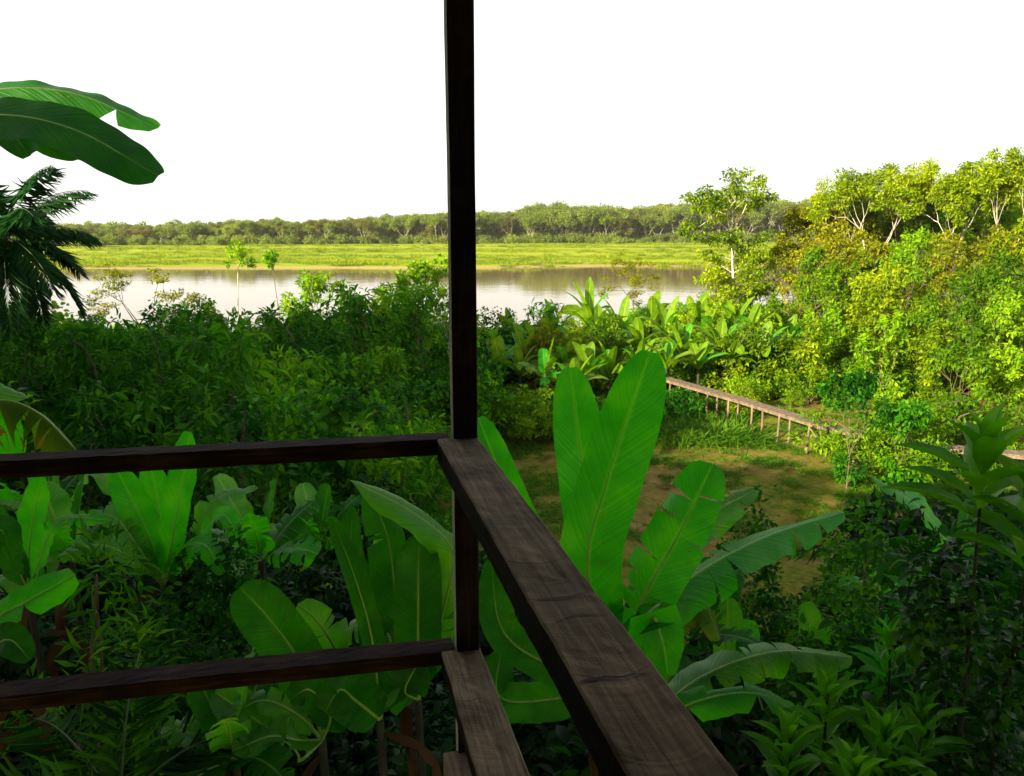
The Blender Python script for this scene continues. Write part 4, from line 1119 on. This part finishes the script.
shrub(676, 392, 33, .8, 2.8, fine, 'mid', 'small dark green bush under the far end of the boardwalk', 508)
shrub(765, 345, 42, 1.9, 2.8, bush, 'mid', 'dense dark green bush rising behind the boardwalk', 509)
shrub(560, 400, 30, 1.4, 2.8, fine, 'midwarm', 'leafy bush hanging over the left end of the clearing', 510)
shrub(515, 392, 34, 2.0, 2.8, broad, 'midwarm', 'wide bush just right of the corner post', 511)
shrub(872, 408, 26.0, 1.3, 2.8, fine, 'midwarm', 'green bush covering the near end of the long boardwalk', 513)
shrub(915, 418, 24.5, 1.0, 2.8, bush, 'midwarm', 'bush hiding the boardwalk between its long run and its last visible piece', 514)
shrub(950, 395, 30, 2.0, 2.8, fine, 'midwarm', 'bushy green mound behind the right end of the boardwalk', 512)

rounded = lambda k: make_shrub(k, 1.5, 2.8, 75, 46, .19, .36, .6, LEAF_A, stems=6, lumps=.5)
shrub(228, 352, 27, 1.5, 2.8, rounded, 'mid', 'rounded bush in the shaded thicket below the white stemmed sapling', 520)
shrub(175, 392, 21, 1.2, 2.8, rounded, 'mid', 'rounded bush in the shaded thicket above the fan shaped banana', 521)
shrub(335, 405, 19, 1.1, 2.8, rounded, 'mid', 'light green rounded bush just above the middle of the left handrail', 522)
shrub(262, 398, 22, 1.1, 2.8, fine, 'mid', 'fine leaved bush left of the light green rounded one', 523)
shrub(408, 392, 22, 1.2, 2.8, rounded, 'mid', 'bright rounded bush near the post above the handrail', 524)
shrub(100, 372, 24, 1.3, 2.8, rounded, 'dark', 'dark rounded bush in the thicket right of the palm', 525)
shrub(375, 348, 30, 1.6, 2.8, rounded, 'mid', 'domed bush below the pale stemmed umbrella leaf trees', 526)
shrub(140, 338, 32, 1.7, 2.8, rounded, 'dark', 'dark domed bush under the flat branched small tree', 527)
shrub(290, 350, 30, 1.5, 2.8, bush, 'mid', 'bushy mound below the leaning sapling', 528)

# ------------------------------------------------------------------ trees
TREES = {}
def treeproto(key, crown, bark='bark', **kw):
    if key in TREES: return TREES[key]
    tb, cb, tips = make_tree(**kw)
    V = np.concatenate(cb.v)
    TREES[key] = (tb.mesh('trunk', [M[bark]]), cb.mesh('crown', [M[crown]]), float(np.percentile(V[:, 2], 99.5)), float(np.percentile(np.hypot(V[:, 0], V[:, 1]), 96)), cb, crown)
    return TREES[key]
def tree(px, py, Y, halfw, key, label, group=None, rz=0.0, name='tree', cat='tree', zb=None):
    """crown top seen at px, py; halfw = half the crown's width in pixels"""
    tm, cm, H, Rr, cb, crown = TREES[key]
    t = P(px, py, Y); z0 = float(gz(t.x, t.y)) if zb is None else zb
    sx = halfw / FPX * Y / Rr
    sz = (t.z - z0) / H
    if Y < 100:
        root = empty(name, (t.x, t.y, z0), label, cat, group, rz)
        cm = restretch(cb, sx, sz, 1 if key == 'airy' else min(1, max(.35, 1.9 * (sx * sx * sz) ** .5)), int(px), 1.0 if key == 'airy' else .82).mesh('crown', [M[crown]])
    else: root = empty(name, (t.x, t.y, z0), label, cat, group, rz, (sx, sx, sz))
    a = bpy.data.objects.new('trunk', tm); COL.objects.link(a); a.parent = root
    if Y < 100: a.scale = (sx, sx, sz)
    c = bpy.data.objects.new('crown', cm); COL.objects.link(c); c.parent = root
    return root
for k in range(3):
    treeproto(f'cand{k}', 'olive' if k == 1 else 'yellow', 'bark' if k == 1 else 'pale', seed=600 + k, H=13, fork=.5, spread=.60, levels=4, leaf=.25, nleaf=90, crad=.75, radius=.105, up=.06, split=(2, 3), first=4, flat=.42, wob=.13)
for k in range(3):
    treeproto(f'bushy{k}', ('yellow', 'olive', 'lime')[k], 'bark', seed=610 + k, H=11, fork=.28, spread=.62, levels=3, leaf=.27, nleaf=60, crad=.62, radius=.15, up=.08, split=(3, 4), first=5, flat=.5, side=22, wob=.2)
    treeproto(f'low{k}', ('yellow', 'olive', 'lime')[k], 'bark', seed=615 + k, H=5, fork=.25, spread=.62, levels=3, leaf=.26, nleaf=40, crad=.42, radius=.08, up=.08, split=(2, 3), first=4, flat=.5, side=9, wob=.2)
treeproto('bushy3', 'midwarm', 'bark', seed=613, H=11, fork=.28, spread=.62, levels=3, leaf=.27, nleaf=60, crad=.62, radius=.15, up=.08, split=(3, 4), first=5, flat=.5, side=22, wob=.2)
for k in range(2):
    treeproto(f'green{k}', 'midwarm', 'bark', seed=620 + k, H=6, fork=.25, spread=.6, levels=3, leaf=.25, nleaf=46, crad=.5, radius=.1, up=.05, split=(2, 3), first=4, flat=.55, side=12, wob=.2)
treeproto('airy', 'yellow', 'pale', seed=633, H=13, fork=.70, spread=.75, levels=3, leaf=.27, nleaf=80, crad=.7, radius=.13, up=.02, split=(2, 3), first=5, flat=.42, side=30, sidel=2.0)
treeproto('thin', 'lime', 'pale', seed=640, H=8, fork=.84, spread=.95, levels=2, leaf=.26, nleaf=26, crad=.32, radius=.07, split=(2, 3), first=5, flat=.5, up=0)
treeproto('thin2', 'mid', 'bark', seed=641, H=7, fork=.88, spread=.8, levels=1, leaf=.26, nleaf=40, crad=.35, radius=.07, first=5, flat=.6, lean=(-.30, 0))
treeproto('flat', 'olive', 'bark', seed=642, H=6, fork=.5, spread=.95, levels=3, leaf=.17, nleaf=60, crad=.5, radius=.06, up=.0, split=(2, 3), first=4, flat=.2)
treeproto('cecropia', 'lime', 'pale', seed=643, H=7, fork=.5, spread=.62, levels=3, leaf=.34, nleaf=24, crad=.42, radius=.07, up=.08, split=(2, 3), first=4, flat=.4, side=5)
treeproto('sapling', 'mid', 'bark', seed=644, H=4, fork=.35, spread=.5, levels=3, leaf=.2, nleaf=34, crad=.35, radius=.04, first=3, flat=.7, side=5)
treeproto('darksap', 'dark', 'bark', seed=645, H=4, fork=.42, spread=.5, levels=3, leaf=.2, nleaf=34, crad=.3, radius=.05, first=4, flat=.8, side=5)
for k_, v_ in TREES.items() if False else (): print('TREE', k_, round(v_[2], 1), round(v_[3], 1))

tree(743, 172, 62, 58, 'airy', 'airy bright green tree standing alone before the river right of centre', rz=.4)
tree(880, 166, 58, 52, 'cand0', 'pale limbed umbrella crowned tree, tallest on the left of the right hand forest', rz=1.0)
tree(973, 160, 54, 50, 'cand2', 'umbrella crowned tree with forked white limbs, second tall one from the right', rz=2.2)
tree(1022, 150, 50, 40, 'cand0', 'tall tree cut by the right edge of the photo', rz=4.0)
tree(826, 196, 64, 38, 'cand1', 'thin olive crowned tree at the left flank of the right hand forest', rz=3)
tree(925, 196, 60, 40, 'bushy3', 'dense crowned tree between the two tall umbrella trees')
tree(846, 226, 50, 52, 'bushy1', 'olive leaved bushy tree at the left end of the sunlit forest', rz=1)
tree(912, 232, 47, 42, 'bushy2', 'bright lime crowned tree in the middle of the sunlit forest', rz=2)
tree(975, 228, 45, 48, 'bushy1', 'broad olive brown tree below the white forked limbs', rz=3)
tree(1022, 222, 44, 40, 'bushy0', 'yellow green tree at the right edge under the tallest crown', rz=4)
tree(878, 262, 42, 44, 'bushy0', 'low yellow green tree in front of the lime crown', rz=5)
tree(948, 284, 38, 44, 'green1', 'low mid green tree in the front row of the forest', rz=.6)
tree(1012, 284, 36, 46, 'low2', 'low bright tree in the front row at the right edge', rz=1.6)
tree(808, 262, 50, 34, 'low1', 'small olive tree at the water side end of the forest', rz=2.7)
tree(778, 296, 46, 24, 'green0', 'small mid green tree in front of the far right water', rz=2.7)
tree(860, 250, 57, 34, 'cand2', 'slim pale branched tree leaning among the olive crowns', rz=5.2)
tree(938, 255, 53, 34, 'cand1', 'slim olive tree with bare pale branches between two broad crowns', rz=.2)
tree(996, 205, 57, 40, 'bushy2', 'lime green crown showing between the tall trees at the right')
tree(900, 205, 66, 40, 'bushy0', 'yellow crown filling the gap under the tallest umbrella tree', rz=2)
tree(800, 236, 66, 30, 'cand1', 'small olive umbrella tree beside the far right water', rz=2.5)
tree(856, 182, 64, 42, 'cand2', 'umbrella tree with pale limbs just left of the tallest left one', rz=3.5)
tree(915, 178, 62, 44, 'cand1', 'olive umbrella tree between the two tallest pale limbed ones', rz=1.5)
tree(1000, 170, 60, 42, 'cand2', 'umbrella tree just left of the tree cut by the right edge', rz=.5)
tree(890, 300, 40, 36, 'low0', 'small yellow green tree in the front of the forest', rz=2)
tree(930, 320, 36, 34, 'low0', 'small yellow green tree low in the right forest front', rz=3)
tree(985, 255, 41, 44, 'bushy3', 'mid green bushy tree in front of the broad olive one', rz=.4)
tree(852, 190, 68, 40, 'bushy3', 'deep green crown behind the first umbrella tree', rz=1.1)
tree(940, 180, 72, 46, 'bushy1', 'olive crown behind the gap between the two umbrella trees', rz=2.1)
tree(1015, 180, 62, 44, 'bushy3', 'deep green crown behind the tree cut by the right edge', rz=3.1)
tree(835, 250, 44, 36, 'bushy3', 'mid green bushy tree beside the olive one at the left flank', rz=4.1)
tree(895, 310, 36, 34, 'low2', 'small bright tree low in the front of the forest', rz=5.1)
tree(830, 305, 40, 34, 'low2', 'small lime tree at the left foot of the forest', rz=.1)
tree(965, 330, 33, 34, 'green1', 'small mid green tree at the foot of the forest, right of centre', rz=1.3)
tree(638, 252, 55, 38, 'flat', 'small flat topped tree sticking up over the grove before the water', rz=1)
tree(610, 318, 40, 22, 'green1', 'dark rounded tree within the banana grove', rz=1)
tree(540, 322, 38, 26, 'low1', 'olive bush like tree right of the post before the water', rz=1)
tree(137, 262, 40, 62, 'flat', 'delicate flat branched small tree before the white water at the left', rz=.3)
tree(228, 240, 44, 22, 'thin', 'slender white stemmed sapling topped by a small tuft of leaves', rz=2)
tree(280, 250, 43, 20, 'thin2', 'thin leaning sapling with a tiny dark tuft at its tip', rz=0.0)
tree(322, 272, 42, 52, 'cecropia', 'sparse olive tree rising over the thicket left of centre', rz=1)
tree(300, 312, 38, 34, 'green0', 'dark rounded tree in the left thicket', rz=2)
tree(345, 300, 36, 26, 'green1', 'brownish green tree among the left thicket below the sparse one', rz=2)
tree(395, 286, 40, 34, 'green1', 'deep green tree between the sparse tree and the pale stems', rz=4)
tree(432, 254, 38, 40, 'cecropia', 'pale stemmed umbrella leaf tree just left of the post', rz=2.5)
tree(446, 288, 35, 32, 'cecropia', 'smaller pale stemmed tree partly behind the post', rz=4.5)
tree(418, 312, 33, 32, 'cecropia', 'low pale stemmed tree in front of the two taller ones', rz=.5)
tree(205, 300, 40, 22, 'green0', 'small bushy tree poking above the left thicket edge', rz=.5)
tree(15, 300, 22, 34, 'sapling', 'dark leafy sapling under the feathery palm', rz=1.5)
tree(70, 318, 26, 28, 'sapling', 'rounded sapling right of the feathery palm against the water', rz=2.5)
tree(857, 372, 23, 30, 'darksap', 'dark slender tree standing in the clearing in front of the boardwalk end', rz=2.5)
tree(905, 400, 23.5, 30, 'sapling', 'green sapling hiding the middle of the boardwalk', rz=.7)
for k, (px, py, hw) in enumerate([(436, 218, 7), (478 - 168, 226, 6), (606, 216, 9), (1000, 214, 8), (160, 232, 6)]):
    tree(px, py, 420 + .3 * ((px - 512) / FPX * 500 + 300), hw, 'cand0', ['pale crowned tree far across the river just left of the post', 'light trunked far tree left of centre across the river',
        'far tree with slanting pale trunk across the river right of the post', 'far pale tree behind the right hand forest', 'small far pale tree across the river at the left'][k], rz=k)

# ------------------------------------------------------------------ the sunlit banana grove
def grove_proto(seed, mats):
    rng = np.random.default_rng(seed)
    root = empty('banana_plant', (0, 0, 0), None, 'banana plant')
    sm = MB(); tube(sm, [(0, 0, -.1), (.03, 0, .8), (0, .02, 1.7)], [.11, .09, .06], 7); sm.build('pseudostem', M['pstem'], root)
    for k in range(8):
        lm = MB(); blade(lm, rng, (0, 0, 1.6), k * 2.4 + rng.normal() * .3, 1.7 + .5 * rng.random(), .25, 1.45 - .5 * (k / 8) ** .8, .35 + 1.5 * (k / 8), n=10, tear=.25 if k > 3 else 0)
        lm.build('leaf', M[mats[k % len(mats)]], root)
    return root
gp = [grove_proto(700 + k, ('banfar', 'banfar', 'banpale')) for k in range(3)]
spots = [(492, 318, 40), (512, 312, 42), (534, 316, 40), (556, 300, 44), (590, 282, 47), (575, 322, 38), (600, 306, 43), (622, 300, 45), (640, 312, 41), (652, 292, 47), (668, 300, 44), (682, 318, 39),
         (694, 292, 47), (708, 304, 43), (722, 316, 40), (736, 296, 46), (752, 304, 43), (764, 318, 40), (668, 335, 37), (640, 340, 37), (700, 338, 38), (730, 336, 39), (520, 345, 36), (548, 350, 35), (500, 334, 36), (524, 326, 38), (565, 336, 36), (588, 340, 34), (610, 344, 35), (575, 352, 31), (790, 312, 45), (752, 338, 40)]
ords = ['first', 'second', 'third', 'fourth', 'fifth', 'sixth', 'seventh', 'eighth', 'ninth', 'tenth', 'eleventh', 'twelfth', 'thirteenth', 'fourteenth', 'fifteenth', 'sixteenth', 'seventeenth', 'eighteenth']
order = {i: r for r, i in enumerate(sorted(range(18), key=lambda i: spots[i][0]))}
order2 = {i: r for r, i in enumerate(sorted(range(18, len(spots)), key=lambda i: spots[i][0]))}
for k, (px, py, Y) in enumerate(spots):
    o = gp[k] if k < 3 else copy_tree(gp[k % 3])
    t = P(px, py, Y); z0 = float(gz(t.x, t.y))
    s = max(.6, (t.z - z0) / 3.3)
    o.location = (t.x, t.y, z0); o.rotation_euler = (0, 0, k * 1.9); o.scale = (min(s, 1.25), min(s, 1.25), s)
    if k < 18: lab = f'sunlit banana plant, {ords[order[k]]} from the left along the back of the grove'
    else: lab = f'lower banana plant, {ords[order2[k]]} from the left in the front of the grove'
    tag(o, lab, 'banana plant', 'banana plants of the sunlit grove before the river')


# ------------------------------------------------------------------ the thin moist air
def haze(x0, x1, y0, y1, z0, z1, dens):
    mb = MB(); c = [(x0, y0), (x1, y0), (x1, y1), (x0, y1)]
    mb.add([(x, y, z0) for x, y in c] + [(x, y, z1) for x, y in c], [[3, 2, 1, 0], [4, 5, 6, 7], [0, 1, 5, 4], [1, 2, 6, 5], [2, 3, 7, 6], [3, 0, 4, 7]])
    m = bpy.data.materials.new('haze_air'); m.use_nodes = True; t = m.node_tree
    t.nodes.remove(t.nodes['Principled BSDF'])
    v = t.nodes.new('ShaderNodeVolumePrincipled'); v.inputs['Color'].default_value = (.95, .95, .85, 1)
    v.inputs['Density'].default_value = dens; v.inputs['Anisotropy'].default_value = .2
    t.links.new(v.outputs[0], t.nodes['Material Output'].inputs['Volume'])
    o = mb.build('haze', m, smooth=False)
    return tag(o, 'thin pale moist air over the river and forest', 'haze', kind='stuff')
haze(-3100, 3100, -320, 6100, -6.5, 40, 0.00009)
